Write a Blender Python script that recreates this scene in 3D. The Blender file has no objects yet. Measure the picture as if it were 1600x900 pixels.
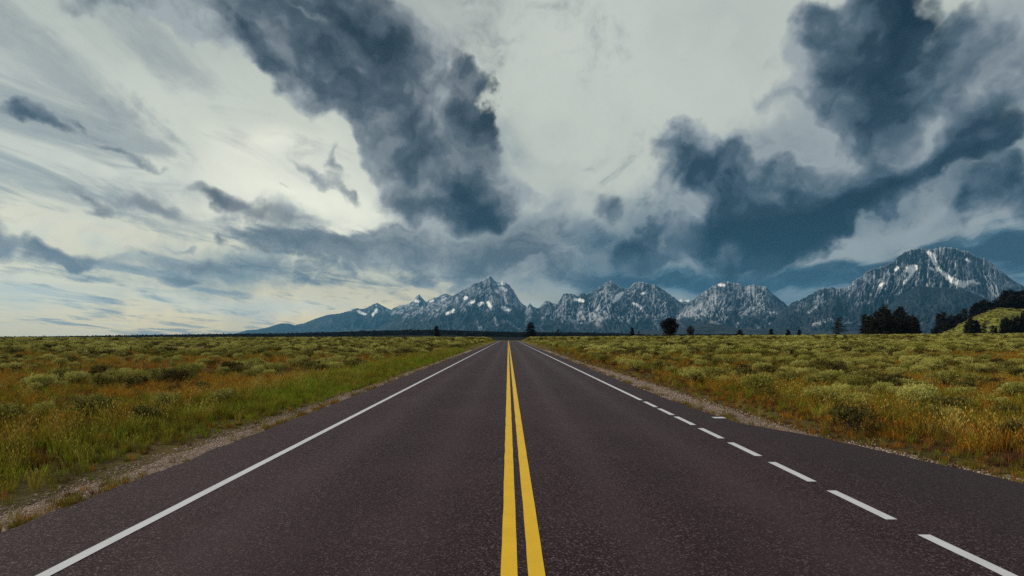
import bpy, math, random
import numpy as np
from math import radians, pi
STAGE = "all"
random.seed(7); rng = np.random.default_rng(7)
S = bpy.context.scene
COL = S.collection
F, VX, VY, CH = 900.0, 794.0, 526.0, 1.8      # focal length in photo pixels, vanishing point, eye height

# ------------------------------------------------------------------ camera
cd = bpy.data.cameras.new("camera"); cam = bpy.data.objects.new("camera", cd); COL.objects.link(cam)
cd.sensor_width = 36; cd.lens = 36 * F / 1600
cd.shift_x = (800 - VX) / 1600; cd.shift_y = (VY - 450) / 1600
cd.clip_start = 0.1; cd.clip_end = 120000
cam.location = (0, 0, CH); cam.rotation_euler = (radians(90), 0, 0)
S.camera = cam
# ------------------------------------------------------------------ render / view
S.view_settings.view_transform = 'Standard'; S.view_settings.look = 'None'
S.view_settings.gamma = 1; S.view_settings.exposure = 0.0; S.view_settings.use_curve_mapping = False
S.render.engine = 'CYCLES'
cy = S.cycles
cy.use_denoising = False
try:
    cy.denoiser = 'OPENIMAGEDENOISE'; cy.denoising_input_passes = 'RGB_ALBEDO_NORMAL'; cy.denoising_prefilter = 'ACCURATE'
except Exception: pass
cy.max_bounces = 5; cy.diffuse_bounces = 2; cy.glossy_bounces = 2; cy.transparent_max_bounces = 8
cy.volume_bounces = 0; cy.transmission_bounces = 2
cy.caustics_reflective = False; cy.caustics_refractive = False

# ------------------------------------------------------------------ sun
SUN_AZ, SUN_EL = radians(-84), radians(30)
sl = bpy.data.lights.new("sun", 'SUN'); sl.energy = 3.3; sl.angle = radians(6); sl.color = (1.0, 0.90, 0.70)
sun = bpy.data.objects.new("sun", sl); COL.objects.link(sun)
sd = (math.sin(SUN_AZ) * math.cos(SUN_EL), math.cos(SUN_AZ) * math.cos(SUN_EL), math.sin(SUN_EL))
from mathutils import Vector, Matrix, Euler
sun.rotation_euler = Vector(sd).to_track_quat('Z', 'Y').to_euler()
sun.location = (-30, 40, 60)

def lin(c):
    return tuple(((v / 255) / 12.92 if v / 255 <= 0.04045 else ((v / 255 + 0.055) / 1.055) ** 2.4) for v in c) + (1.0,)

# ------------------------------------------------------------------ node helper
class NT:
    def __init__(s, tree): s.t = tree; s.n = tree.nodes; s.l = tree.links
    def node(s, typ, **kw):
        n = s.n.new(typ)
        for k, v in kw.items(): setattr(n, k, v)
        return n
    def set(s, sock, v):
        if isinstance(v, bpy.types.NodeSocket): s.l.new(v, sock)
        elif v is not None: sock.default_value = v
    def math(s, op, a, b=None, c=None, clamp=False):
        n = s.node('ShaderNodeMath', operation=op, use_clamp=clamp)
        s.set(n.inputs[0], a); s.set(n.inputs[1], b)
        if c is not None: s.set(n.inputs[2], c)
        return n.outputs[0]
    def vmath(s, op, a, b=None, sc=None):
        n = s.node('ShaderNodeVectorMath', operation=op)
        s.set(n.inputs[0], a)
        if b is not None: s.set(n.inputs[1], b)
        if sc is not None: s.set(n.inputs['Scale'], sc)
        return n.outputs['Value'] if op in ('LENGTH', 'DOT_PRODUCT') else n.outputs[0]
    def noise(s, vec, scale, detail=3, rough=0.5, dist=0.0, col=False, lac=2.0):
        n = s.node('ShaderNodeTexNoise'); s.set(n.inputs['Vector'], vec)
        n.inputs['Scale'].default_value = scale; n.inputs['Detail'].default_value = detail
        n.inputs['Roughness'].default_value = rough; n.inputs['Distortion'].default_value = dist
        n.inputs['Lacunarity'].default_value = lac
        return n.outputs['Color' if col else 'Fac']
    def smooth(s, v, a, b, lo=0.0, hi=1.0):
        n = s.node('ShaderNodeMapRange', interpolation_type='SMOOTHSTEP'); s.set(n.inputs['Value'], v)
        n.inputs['From Min'].default_value = a; n.inputs['From Max'].default_value = b
        n.inputs['To Min'].default_value = lo; n.inputs['To Max'].default_value = hi
        return n.outputs[0]
    def mix(s, f, a, b, mode='MIX'):
        n = s.node('ShaderNodeMix', data_type='RGBA', blend_type=mode)
        s.set(n.inputs[0], f); s.set(n.inputs[6], a); s.set(n.inputs[7], b)
        return n.outputs[2]
    def ramp(s, f, stops, interp='LINEAR'):
        n = s.node('ShaderNodeValToRGB'); s.set(n.inputs[0], f); e = n.color_ramp.elements
        n.color_ramp.interpolation = interp
        while len(e) < len(stops): e.new(0.5)
        for el, (p, c) in zip(e, stops): el.position = p; el.color = c
        return n.outputs[0]
    def sep(s, v):
        n = s.node('ShaderNodeSeparateXYZ'); s.set(n.inputs[0], v); return n.outputs
    def comb(s, x, y, z):
        n = s.node('ShaderNodeCombineXYZ')
        for i, v in enumerate((x, y, z)): s.set(n.inputs[i], v)
        return n.outputs[0]

# ------------------------------------------------------------------ world sky
W = bpy.data.worlds.new("World"); S.world = W; W.use_nodes = True
w = NT(W.node_tree); w.n.clear()
sky = w.node('ShaderNodeTexSky', sky_type='NISHITA', sun_disc=False)
sky.sun_elevation = SUN_EL; sky.sun_rotation = SUN_AZ
bg_sky = w.node('ShaderNodeBackground'); w.l.new(sky.outputs[0], bg_sky.inputs[0]); bg_sky.inputs[1].default_value = 0.08
D0 = w.node('ShaderNodeTexCoord').outputs['Generated']
DX, DY, DZ = w.sep(D0)
n1 = w.vmath('SUBTRACT', w.noise(D0, 5.0, 2, 0.5, col=True), (0.5, 0.5, 0.5))
n2 = w.vmath('SUBTRACT', w.noise(D0, 15.0, 4, 0.50, col=True), (0.5, 0.5, 0.5))
DW = w.vmath('ADD', w.vmath('ADD', D0, w.vmath('SCALE', n1, sc=0.15)), w.vmath('SCALE', n2, sc=0.13))
DS = w.vmath('ADD', w.vmath('ADD', D0, w.vmath('SCALE', n1, sc=0.10)), w.vmath('SCALE', n2, sc=0.02))
def pxdir(px, py):
    return Vector(((px - VX) / F, 1.0, (VY - py) / F)).normalized()
def blob(vec, px, py, a, b, rot=0.0):
    """soft ellipse of cloud centred on a direction of the sky; a, b in photo pixels, rot clockwise in degrees"""
    c = pxdir(px, py); r = radians(rot)
    tip = pxdir(px + 20 * math.cos(r), py + 20 * math.sin(r))
    ax = (tip - c); ax = (ax - c * ax.dot(c)); k = ax.length / 20; ax.normalize()
    tip2 = pxdir(px - 20 * math.sin(r), py + 20 * math.cos(r))
    k2 = (tip2 - c).length / 20
    zz = c; yy = zz.cross(ax).normalized()
    M = Matrix((ax, yy, zz)).transposed()
    m = w.node('ShaderNodeMapping', vector_type='TEXTURE')
    w.set(m.inputs['Vector'], vec)
    m.inputs['Location'].default_value = c
    m.inputs['Rotation'].default_value = M.to_euler('XYZ')
    m.inputs['Scale'].default_value = (a * k, b * k2, 0.9)
    g = w.node('ShaderNodeTexGradient', gradient_type='SPHERICAL'); w.l.new(m.outputs[0], g.inputs[0])
    return g.outputs['Fac']
def field(vec, items):
    acc = None
    for it in items:
        px, py, a, b, rot, wt = it
        g = blob(vec, px, py, a, b, rot)
        acc = w.math('MULTIPLY', g, wt) if acc is None else w.math('MULTIPLY_ADD', g, wt, acc)
    return acc
CUM = [  # the long dark diagonal bank
 (220,-30,170,60,20,1.5),(300,15,150,50,24,1.0),(360,35,200,75,28,1.6),(520,10,170,80,20,1.2),(590,75,130,80,60,1.1),(500,140,190,70,35,1.6),
 (620,170,140,85,50,1.5),(600,215,160,60,42,1.2),(750,160,40,30,-35,.35),(680,120,80,70,20,.9),(725,205,60,60,20,.8),(690,265,140,90,50,1.5),
 (775,300,80,70,40,1.3),(740,345,75,40,0,1.0),(640,320,75,50,20,1.0),(800,320,50,50,0,.6),(655,110,70,70,0,.9),(705,175,95,85,20,1.4),(600,40,70,50,0,.6),(560,190,120,60,40,.8),
 # the right hand bank
 (1110,365,210,62,-8,1.3),(1240,320,190,85,-18,1.4),(1065,275,85,60,-20,1.4),(1160,262,130,60,-10,1.2),(1200,310,140,70,-10,.7),(1320,120,130,130,20,1.5),
 (1385,40,130,70,0,.9),(1400,200,200,110,-35,1.5),(1500,110,190,95,-40,1.2),(1450,270,220,42,-24,1.3),(1580,190,130,70,-30,.95),
 (1620,70,140,60,-20,.8),(1600,290,130,60,-20,1.2),(1540,330,110,34,-14,.5),(1195,150,60,32,5,.7),(1260,80,40,50,0,.4),(1020,370,80,40,10,.5),(960,390,80,50,0,.35),(880,400,70,40,0,.3),(1500,330,90,34,0,.3),
]
SCR = [  # scraps
 (40,176,85,21.6,16,1.09),(120,190,50,9.7,30,0.55),(190,243,75,11.8,24,0.74),(225,325,85,25.9,12,1.2),(135,310,60,15.1,30,0.83),(155,335,45,12.9,5,0.74),
 (350,312,105,23.7,10,1.09),(470,345,95,23.7,8,0.83),(500,275,70,14.0,36,0.83),(545,300,40,12.9,45,0.55),(525,262,26,15.1,60,0.55),
 (-10,372,70,38.7,20,1.09),(100,395,130,19.4,6,0.83),(120,412,150,17.2,0,0.64),(275,434,55,16.1,6,1.01),(300,408,110,17.2,2,0.74),(280,383,40,9.7,0,0.64),
 (345,372,32,12.9,30,0.74),(415,386,20,9.7,0,0.83),(868,322,42,34.4,-40,0.92),(945,318,42,38.7,-20,0.77),(915,248,40,17.2,0,0.4),(450,298,16,8.6,0,0.46)]
STR = [  # flat grey layer lying low over the peaks
 (640,395,300,42,4,1.0),(760,405,260,60,0,.9),(880,390,150,60,0,.7),(500,375,220,30,8,.7),(420,410,240,22,4,.7),(560,440,200,16,6,.8),
 (1180,425,360,26,-1,1.5),(1000,440,300,20,0,.8),(1560,400,260,40,0,1.7),(1700,350,200,120,0,1.5),(1330,440,300,45,0,1.2),(60,430,240,14,2,.6),(860,350,60,40,0,.4)]
LIT = [  # thin bright places in the cloud
 (450,320,260,110,8,.55),(430,230,150,36,6,.25),(540,340,150,45,5,.5),(60,455,420,60,0,.4),(430,470,220,26,4,.6),(1010,80,240,150,0,.18),
 (1265,388,110,24,-4,1.2),(1430,345,200,34,-16,.85),(1560,310,100,40,-20,.4),(840,487,120,14,0,.9),(1070,462,140,14,0,.6),(1500,360,180,26,-6,.5),
 (430,60,60,26,30,.35),(1180,90,200,160,0,.1)]
SHD = [  # shading painted into the banks: darker (+) and lighter (-) regions
 (560,40,120,60,40,.6),(430,20,90,30,20,.3),(640,190,110,40,45,.5),(745,330,90,40,10,.5),(600,230,60,30,30,.2),(440,80,55,24,30,-.7),(500,120,50,20,40,-.5),
 (600,125,60,30,40,-.2),(700,150,60,40,0,-.25),(790,280,50,30,0,-.2),(330,20,90,24,20,-.2),
 (1150,368,260,28,-6,.8),(1290,330,130,30,-20,.6),(1400,280,200,24,-22,.8),(1370,150,110,60,10,.5),(1560,180,80,26,-20,.5),(1585,300,80,24,-20,.5),
 (1180,285,110,36,-10,-.35),(1265,205,80,45,0,-.6),(1330,240,90,36,-30,-.5),(1480,190,150,38,-35,-.75),(1330,55,110,30,0,-.4),(1500,60,160,40,-20,-.5),
 (1080,310,60,24,0,-.5),(1590,110,100,36,-20,-.5),(1500,235,120,20,-30,-.5)]
VEI = [  # soft grey skirts round the banks
 (1330,230,420,170,-22,1.3),(1560,150,200,200,0,.9),(1120,330,220,110,-8,.9),(520,120,380,120,36,.7),(720,250,200,140,45,.6),
 (720,395,380,90,0,1.0),(930,400,190,110,0,.8),(300,415,380,60,4,.6),(170,330,220,60,18,.4),(1450,350,260,80,-8,.8),(70,180,170,50,16,.4),(450,330,170,50,12,.4)]
DP = w.vmath('ADD', w.vmath('ADD', D0, w.vmath('SCALE', n1, sc=0.05)), w.vmath('SCALE', n2, sc=0.085))
cum = w.math('ADD', field(DW, CUM), field(DP, SCR)); shd = field(DS, SHD); vei = field(DS, VEI); strat = field(DS, STR); lit = field(DS, LIT)
# plan view coordinates: cloud streets recede towards the horizon
zc = w.math('ADD', w.math('MAXIMUM', DZ, 0.0), 0.09)
Q = w.comb(w.math('DIVIDE', DX, zc), w.math('MULTIPLY', w.math('DIVIDE', DY, zc), 0.42), 0.3)
street = w.noise(Q, 0.9, 6, 0.6, 0.5)
street2 = w.noise(Q, 2.6, 5, 0.6, 0.8)
billow = w.noise(DW, 7.0, 6, 0.50)
off = w.vmath('ADD', DW, (-0.016, 0.0, 0.026))
billow_l = w.noise(off, 7.0, 4, 0.45)
relief = w.math('SUBTRACT', billow, billow_l)                     # the lit side of each billow
fine = w.noise(DW, 24.0, 5, 0.55)
# base veil
LEFT = w.ramp(DZ, [(0.0, (1.25,0.98,0.50,1)), (0.035, (1.55,1.20,0.60,1)), (0.10, (1.22,1.06,0.66,1)), (0.22, (0.84,0.83,0.68,1)), (0.38, (0.60,0.63,0.54,1)), (0.52, (0.45,0.49,0.44,1))])
RIGHT = w.ramp(DZ, [(0.0, lin((92,140,160))), (0.05, lin((120,150,165))), (0.11, lin((160,175,178))), (0.25, (0.64,0.67,0.58,1)), (0.50, (0.56,0.60,0.54,1))])
side = w.smooth(DX, -0.35, 0.30)
base = w.mix(side, LEFT, RIGHT)
stv = w.math('MULTIPLY_ADD', w.math('SUBTRACT', street, 0.5), 1.3, w.math('MULTIPLY', w.math('SUBTRACT', street2, 0.5), 1.1))
leftw = w.smooth(DX, 0.1, -0.40, 0.22, 1.0)
base = w.mix(w.smooth(w.math('MULTIPLY', stv, leftw), 0.0, 0.26, 0.0, 0.85), base, (0.36,0.385,0.375,1))
base = w.mix(w.smooth(w.math('MULTIPLY', stv, leftw), -0.02, -0.32, 0.0, 0.5), base, (0.92,0.92,0.76,1))
litv = w.math('MULTIPLY', lit, w.math('MULTIPLY_ADD', w.math('SUBTRACT', street, 0.5), 1.6, 1.0), clamp=True)
base = w.mix(w.smooth(litv, 0.0, 0.6, 0.0, 0.85), base, w.mix(side, (1.15,1.12,0.90,1), (0.50,0.52,0.50,1)))
vv = w.math('MULTIPLY_ADD', w.math('SUBTRACT', w.noise(DW, 4.5, 5, 0.52), 0.5), 1.7, vei)
vv = w.math('MULTIPLY_ADD', relief, -1.2, vv)
VC = w.ramp(vv, [(0.15, lin((186,194,190))), (0.45, lin((156,166,168))), (0.8, lin((124,137,145))), (1.0, lin((104,120,132)))])
base = w.mix(w.smooth(w.math('MULTIPLY', vv, w.smooth(vei, 0.0, 0.3)), 0.12, 0.75, 0.0, 0.85), base, VC)
soft = w.noise(w.vmath('MULTIPLY', DW, (1.0, 1.0, 1.6)), 3.2, 4, 0.5)
base = w.mix(w.smooth(soft, 0.45, 0.75, 0.0, 0.42), base, lin((158,168,168)))
base = w.mix(w.smooth(soft, 0.50, 0.28, 0.0, 0.40), base, (0.72,0.74,0.66,1))
# low flat layer
sv = w.math('ADD', strat, w.math('MULTIPLY_ADD', w.math('SUBTRACT', street2, 0.5), 2.2, w.math('MULTIPLY', w.math('SUBTRACT', w.noise(w.vmath('MULTIPLY', DW, (1.0, 1.0, 2.6)), 8.0, 6, 0.6), 0.5), 1.3)))
sa = w.smooth(sv, 0.08, 0.85, 0.0, 0.95)
svn = w.noise(w.vmath('MULTIPLY', DW, (1.0, 1.0, 3.2)), 6.5, 6, 0.62)
svc = w.math('MULTIPLY_ADD', w.math('SUBTRACT', svn, 0.5), 2.2, w.math('MULTIPLY_ADD', sv, 0.35, 0.28))
SL = w.ramp(svc, [(0.1, lin((182,184,178))), (0.40, lin((150,154,154))), (0.7, lin((120,126,130))), (1.0, lin((92,99,106)))])
SR = w.ramp(w.math('MULTIPLY_ADD', w.math('SUBTRACT', svc, 0.5), 1.25, 0.62), [(0.1, lin((140,156,164))), (0.4, lin((100,124,138))), (0.75, lin((54,84,104))), (1.0, lin((34,60,80)))])
base = w.mix(sa, base, w.mix(w.smooth(DX, 0.02, 0.22), SL, SR))
base = w.mix(w.smooth(w.math('MULTIPLY', lit, w.smooth(DX, 0.0, 0.04)), 0.12, 0.9, 0.0, 0.8), base, w.mix(w.smooth(DX, 0.15, 0.3), lin((214,218,206)), lin((176,183,184))))
# the heavy cumulus banks
cv = w.math('ADD', cum, w.math('MULTIPLY_ADD', w.math('SUBTRACT', billow, 0.5), 1.15, w.math('MULTIPLY', w.math('SUBTRACT', fine, 0.5), 0.42)))
ca = w.smooth(w.math('MULTIPLY', cv, w.smooth(cum, 0.0, 0.40)), 0.02, 0.78)
cumc = w.math('MULTIPLY', w.math('SUBTRACT', 1.0, w.math('POWER', 0.42, cum)), 1.0)
lump = w.noise(DW, 3.6, 4, 0.55)
cs = w.math('MULTIPLY_ADD', relief, -2.6, w.math('MULTIPLY_ADD', shd, 0.42, w.math('MULTIPLY_ADD', cumc, 0.72, w.math('MULTIPLY_ADD', w.math('SUBTRACT', lump, 0.5), 1.5, w.math('MULTIPLY', w.math('SUBTRACT', billow, 0.5), 1.9)))))
CC = w.ramp(cs, [(0.05, lin((168,174,174))), (0.28, lin((128,134,138))), (0.52, lin((82,90,98))), (0.78, lin((48,54,62))), (1.0, lin((30,35,43)))])
CB = w.ramp(cs, [(0.10, lin((164,172,174))), (0.30, lin((126,136,144))), (0.52, lin((82,98,110))), (0.75, lin((44,58,70))), (1.0, lin((20,34,46)))])
CL = w.ramp(cs, [(0.05, lin((176,176,172))), (0.35, lin((140,138,136))), (0.75, lin((94,92,94))), (1.0, lin((70,68,72)))])
lowleft = w.math('MULTIPLY', w.smooth(DX, -0.12, -0.28), w.smooth(DZ, 0.30, 0.18))
cloudcol = w.mix(w.smooth(DX, 0.0, 0.25), w.mix(lowleft, CC, CL), CB)
final = w.mix(ca, base, cloudcol)
# below the horizon: dull land colour
final = w.mix(w.smooth(DZ, -0.002, -0.02), final, (0.08, 0.085, 0.06, 1))
# overhead and behind the viewer, unseen: plain grey set for the light it gives
up = w.math('MAXIMUM', w.smooth(DZ, 0.60, 0.85), w.math('MULTIPLY', w.smooth(DY, 0.15, -0.3), w.smooth(DZ, 0.02, 0.2)))
final = w.mix(up, final, (0.36, 0.38, 0.37, 1))
bg = w.node('ShaderNodeBackground'); w.l.new(final, bg.inputs[0]); bg.inputs[1].default_value = 1.0
ms = w.node('ShaderNodeMixShader'); ms.inputs[0].default_value = 0.97
w.l.new(bg_sky.outputs[0], ms.inputs[1]); w.l.new(bg.outputs[0], ms.inputs[2])
wo = w.node('ShaderNodeOutputWorld'); w.l.new(ms.outputs[0], wo.inputs[0])
W.cycles.sampling_method = 'MANUAL'; W.cycles.sample_map_resolution = 512

# ================================================================== helpers
def tag(o, label=None, cat=None, group=None, kind=None):
    if label: o['label'] = label
    if cat: o['category'] = cat
    if group: o['group'] = group
    if kind: o['kind'] = kind
    return o
def mesh_np(name, verts, faces, attrs=None, smooth=False):
    """faces: (n,3) or (n,4) int array or a list of such arrays; attrs: {name: per-vertex float array}"""
    me = bpy.data.meshes.new(name)
    if isinstance(faces, np.ndarray): faces = [faces]
    faces = [f for f in faces if len(f)]
    loops = np.concatenate([f.ravel() for f in faces]).astype(np.int32)
    tot = np.concatenate([np.full(len(f), f.shape[1]) for f in faces]).astype(np.int32)
    start = np.concatenate([[0], np.cumsum(tot)[:-1]]).astype(np.int32)
    me.vertices.add(len(verts)); me.vertices.foreach_set('co', np.asarray(verts, np.float32).ravel())
    me.loops.add(len(loops)); me.loops.foreach_set('vertex_index', loops)
    me.polygons.add(len(tot)); me.polygons.foreach_set('loop_start', start)
    me.polygons.foreach_set('loop_total', tot)
    if smooth: me.polygons.foreach_set('use_smooth', np.ones(len(tot), bool))
    for k, v in (attrs or {}).items():
        v = np.asarray(v, np.float32)
        a = me.attributes.new(k, 'FLOAT_VECTOR' if v.ndim == 2 else 'FLOAT', 'POINT')
        a.data.foreach_set('vector' if v.ndim == 2 else 'value', v.ravel())
    me.update(); me.validate()
    return me
def obj(name, me, mat=None, parent=None, link=True):
    o = bpy.data.objects.new(name, me)
    if mat:
        me.materials.append(mat)
    if link: COL.objects.link(o)
    if parent: o.parent = parent
    return o
def grid_faces(nr, nc):
    i = np.arange(nr - 1)[:, None] * nc + np.arange(nc - 1)[None, :]
    i = i.ravel()
    return np.stack([i, i + 1, i + nc + 1, i + nc], 1)
def hash2(ix, iy, seed):
    h = (ix.astype(np.int64) * 374761393 + iy.astype(np.int64) * 668265263 + seed * 974634777) & 0xffffffff
    h = ((h ^ (h >> 13)) * 1274126177) & 0xffffffff
    h = ((h ^ (h >> 16)) * 2246822519) & 0xffffffff
    return ((h ^ (h >> 15)) & 0xffffff) / float(0xffffff)
def vnoise(x, y, seed=0):
    ix = np.floor(x); iy = np.floor(y); fx = x - ix; fy = y - iy
    ux = fx * fx * fx * (fx * (fx * 6 - 15) + 10); uy = fy * fy * fy * (fy * (fy * 6 - 15) + 10)
    a = hash2(ix, iy, seed); b = hash2(ix + 1, iy, seed); c = hash2(ix, iy + 1, seed); d = hash2(ix + 1, iy + 1, seed)
    return (a * (1 - ux) + b * ux) * (1 - uy) + (c * (1 - ux) + d * ux) * uy
def fbm(x, y, seed=0, oct=5, gain=0.5):
    s = 0; a = 1; t = 0
    for o in range(oct):
        s = s + a * vnoise(x * 2 ** o, y * 2 ** o, seed + o * 17); t += a; a *= gain
    return s / t
def ridged(x, y, seed=0, oct=5, gain=0.55):
    s = 0; a = 1; t = 0; wgt = 1
    for o in range(oct):
        n = 1 - np.abs(2 * vnoise(x * 2 ** o, y * 2 ** o, seed + o * 31) - 1)
        n = n * n * wgt; wgt = np.clip(n * 1.6, 0, 1)
        s = s + a * n; t += a; a *= gain
    return s / t
def sstep(a, b, v):
    t = np.clip((v - a) / (b - a), 0, 1); return t * t * (3 - 2 * t)
def new_mat(name, rough=0.9, spec=0.2):
    m = bpy.data.materials.new(name); m.use_nodes = True
    t = NT(m.node_tree); b = m.node_tree.nodes['Principled BSDF']
    b.inputs['Roughness'].default_value = rough; b.inputs['Specular IOR Level'].default_value = spec
    return m, t, b

# ================================================================== terrain height
def ground_z(x, y):
    x = np.asarray(x, float); y = np.asarray(y, float)
    yy = np.maximum(y, 1.0); s = np.clip(x / yy, -1.2, 1.2)
    Hc = np.where(s > 0, 0.30 + 2.6 * np.clip(s / 0.9, 0, 1.2), 0.30 - 0.25 * np.clip(-s / 0.9, 0, 1.2))
    fld = Hc * sstep(60, 420, y)
    fld = fld + 0.10 * (fbm(x / 14, y / 14, 3, 3) - 0.5) * sstep(6.5, 12, np.abs(x))
    rd = -10.0 * sstep(222, 620, y)
    wf = sstep(6.5, 15, np.abs(x))
    far = sstep(430, 900, y)
    z = fld * wf + rd * (1 - wf)
    z = z * (1 - far) - 9.0 * far
    ax = np.abs(x)
    # the verge drops a little beside the pavement
    z = z - 0.05 * sstep(4.4, 5.2, ax) * (1 - far)
    return z - 0.03 * (1 - far)
def road_half_right(y):
    return np.interp(y, [2, 5, 7.2, 8.5, 10.2, 11, 12, 16, 24, 60], [7.0, 6.6, 6.25, 5.9, 5.6, 5.2, 4.75, 4.55, 4.55, 4.6])

# ================================================================== ground
def ground_mat():
    m, t, b = new_mat("prairie_soil", 0.95, 0.1)
    P = t.node('ShaderNodeNewGeometry').outputs['Position']
    px_, py_, pz_ = t.sep(P)
    n1 = t.noise(P, 0.35, 5, 0.6); n2 = t.noise(P, 9.0, 5, 0.65); n3 = t.noise(P, 0.045, 4, 0.6)
    c = t.ramp(n1, [(0.30, (0.030, 0.015, 0.010, 1)), (0.5, (0.075, 0.038, 0.016, 1)), (0.66, (0.14, 0.085, 0.026, 1))])
    g = t.ramp(n2, [(0.35, (0.035, 0.030, 0.014, 1)), (0.6, (0.14, 0.13, 0.035, 1))])
    c = t.mix(0.45, c, g)
    far = t.ramp(n3, [(0.38, (0.17, 0.075, 0.016, 1)), (0.5, (0.14, 0.12, 0.03, 1)), (0.62, (0.15, 0.15, 0.04, 1))])
    c = t.mix(t.smooth(py_, 60, 170), c, far)
    t.l.new(c, b.inputs['Base Color'])
    bp = t.node('ShaderNodeBump'); bp.inputs['Strength'].default_value = 0.8; bp.inputs['Distance'].default_value = 0.06
    t.l.new(t.noise(P, 14, 6, 0.7), bp.inputs['Height']); t.l.new(bp.outputs[0], b.inputs['Normal'])
    return m
def axis(lo, hi, near, n):
    k = np.linspace(-1, 1, n); a = np.sinh(k * 9.0) / np.sinh(9.0)
    v = np.where(a < 0, -a * lo, a * hi); return np.unique(np.round(np.concatenate([v, near]), 4))
gx = axis(-28000, 28000, np.concatenate([np.arange(-16, 16.01, 0.4), np.arange(-60, 60, 3), np.arange(-420, 421, 15)]), 240)
gy = axis(-6000, 28000, np.concatenate([np.arange(0, 60, 1.0), np.arange(60, 280, 5), np.arange(280, 960, 14)]), 220)
X, Y = np.meshgrid(gx, gy)
Z = ground_z(X, Y)
me = mesh_np("ground", np.stack([X.ravel(), Y.ravel(), Z.ravel()], 1), grid_faces(len(gy), len(gx)), smooth=True)
tag(obj("ground", me, ground_mat()), kind='structure')

# ================================================================== road
def asphalt_mat():
    m, t, b = new_mat("asphalt", 0.62, 0.11)
    P = t.node('ShaderNodeNewGeometry').outputs['Position']
    x_, y_, z_ = t.sep(P)
    grit = t.noise(P, 84, 3, 0.8); big = t.noise(P, 0.5, 4, 0.55); mid = t.noise(P, 26, 3, 0.6)
    v = t.node('ShaderNodeTexVoronoi', feature='F1'); t.l.new(P, v.inputs['Vector']); v.inputs['Scale'].default_value = 78
    stone = t.sep(v.outputs['Color'])[0]
    streak = t.noise(t.vmath('MULTIPLY', P, (1.0, 0.05, 1.0)), 1.3, 4, 0.6)
    c = t.ramp(grit, [(0.38, (0.002, 0.0005, 0.0009, 1)), (0.5, (0.018, 0.0058, 0.0092, 1)), (0.62, (0.080, 0.037, 0.047, 1))])
    c = t.mix(t.smooth(stone, 0.80, 0.95, 0.0, 0.75), c, (0.17, 0.115, 0.125, 1))
    c = t.mix(t.smooth(stone, 0.18, 0.05, 0.0, 0.7), c, (0.012, 0.008, 0.009, 1))
    # two polished wheel paths in each lane, an oil-dark strip between them
    def band(cx, wdt):
        return t.smooth(t.math('ABSOLUTE', t.math('SUBTRACT', x_, cx)), wdt, 0.0)
    wheel = t.math('ADD', t.math('ADD', band(-2.55, .55), band(-0.95, .5)), t.math('ADD', band(1.15, .5), band(2.8, .55)))
    oil = t.math('ADD', band(-1.75, .5), band(1.95, .5))
    c = t.mix(t.math('MULTIPLY', wheel, 0.28), c, (0.062, 0.032, 0.041, 1))
    c = t.mix(t.math('MULTIPLY', oil, 0.32), c, (0.024, 0.016, 0.017, 1))
    c = t.mix(t.smooth(streak, 0.35, 0.7, 0.0, 0.30), c, (0.04, 0.025, 0.028, 1))
    c = t.mix(t.smooth(big, 0.42, 0.7, 0.0, 0.30), c, (0.066, 0.036, 0.045, 1))
    # darker shoulder to the right of the edge line
    c = t.mix(t.smooth(x_, 3.9, 5.0, 0.0, 0.45), c, (0.028, 0.019, 0.022, 1))
    t.l.new(c, b.inputs['Base Color'])
    t.l.new(t.math('MULTIPLY_ADD', wheel, -0.07, 0.62), b.inputs['Roughness'])
    bp = t.node('ShaderNodeBump'); bp.inputs['Strength'].default_value = 0.9; bp.inputs['Distance'].default_value = 0.006
    t.l.new(t.math('ADD', grit, t.math('MULTIPLY', v.outputs['Distance'], 0.8)), bp.inputs['Height']); t.l.new(bp.outputs[0], b.inputs['Normal'])
    return m
ry = np.unique(np.concatenate([np.arange(-12, 40, 0.16), np.arange(40, 215, 2.5), np.arange(215, 640, 6)]))
rz = lambda y: -10.0 * sstep(222, 620, y)
edgeL = -4.64 + 0.10 * (fbm(ry / 0.9, ry * 0, 5, 5, 0.7) - 0.5) * 2
edgeR = road_half_right(ry) + 0.10 * (fbm(ry / 0.9, ry * 0 + 7, 9, 5, 0.7) - 0.5) * 2
prof = [(0, -0.12), (0.0, -0.004), (0.04, 0.0), (0.3, 0.0), (0.5, 0.0), (0.7, 0.0), (0.96, 0.0), (1.0, -0.004), (1, -0.12)]
V = []
for k, (u, dz) in enumerate(prof):
    xx = edgeL + (edgeR - edgeL) * u
    if k in (2, 6): xx = (edgeL + 0.02) if k == 2 else (edgeR - 0.02)
    V.append(np.stack([xx, ry, rz(ry) + 0.02 + dz], 1))
V = np.stack(V, 1).reshape(-1, 3)
tag(obj("road", mesh_np("road", V, grid_faces(len(ry), len(prof)), smooth=False), asphalt_mat()), kind='structure')

def paint_mat(name, col, wear):
    m, t, b = new_mat(name, 0.55, 0.4)
    P = t.node('ShaderNodeNewGeometry').outputs['Position']
    n = t.noise(P, 85, 3, 0.7); n2 = t.noise(P, 3.0, 4, 0.6)
    c = t.mix(t.smooth(n2, 0.35, 0.7, 0.0, 0.35), col, tuple(v * 0.74 for v in col[:3]) + (1,))
    c = t.mix(t.smooth(t.math('ADD', n, t.math('MULTIPLY', n2, 0.25)), wear, wear + 0.10), c, (0.07, 0.05, 0.045, 1))
    t.l.new(c, b.inputs['Base Color'])
    bp = t.node('ShaderNodeBump'); bp.inputs['Strength'].default_value = 0.5; bp.inputs['Distance'].default_value = 0.004
    t.l.new(n, bp.inputs['Height']); t.l.new(bp.outputs[0], b.inputs['Normal'])
    return m
yellow = paint_mat("yellow_road_paint", (0.76, 0.455, 0.002, 1), 0.80)
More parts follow.
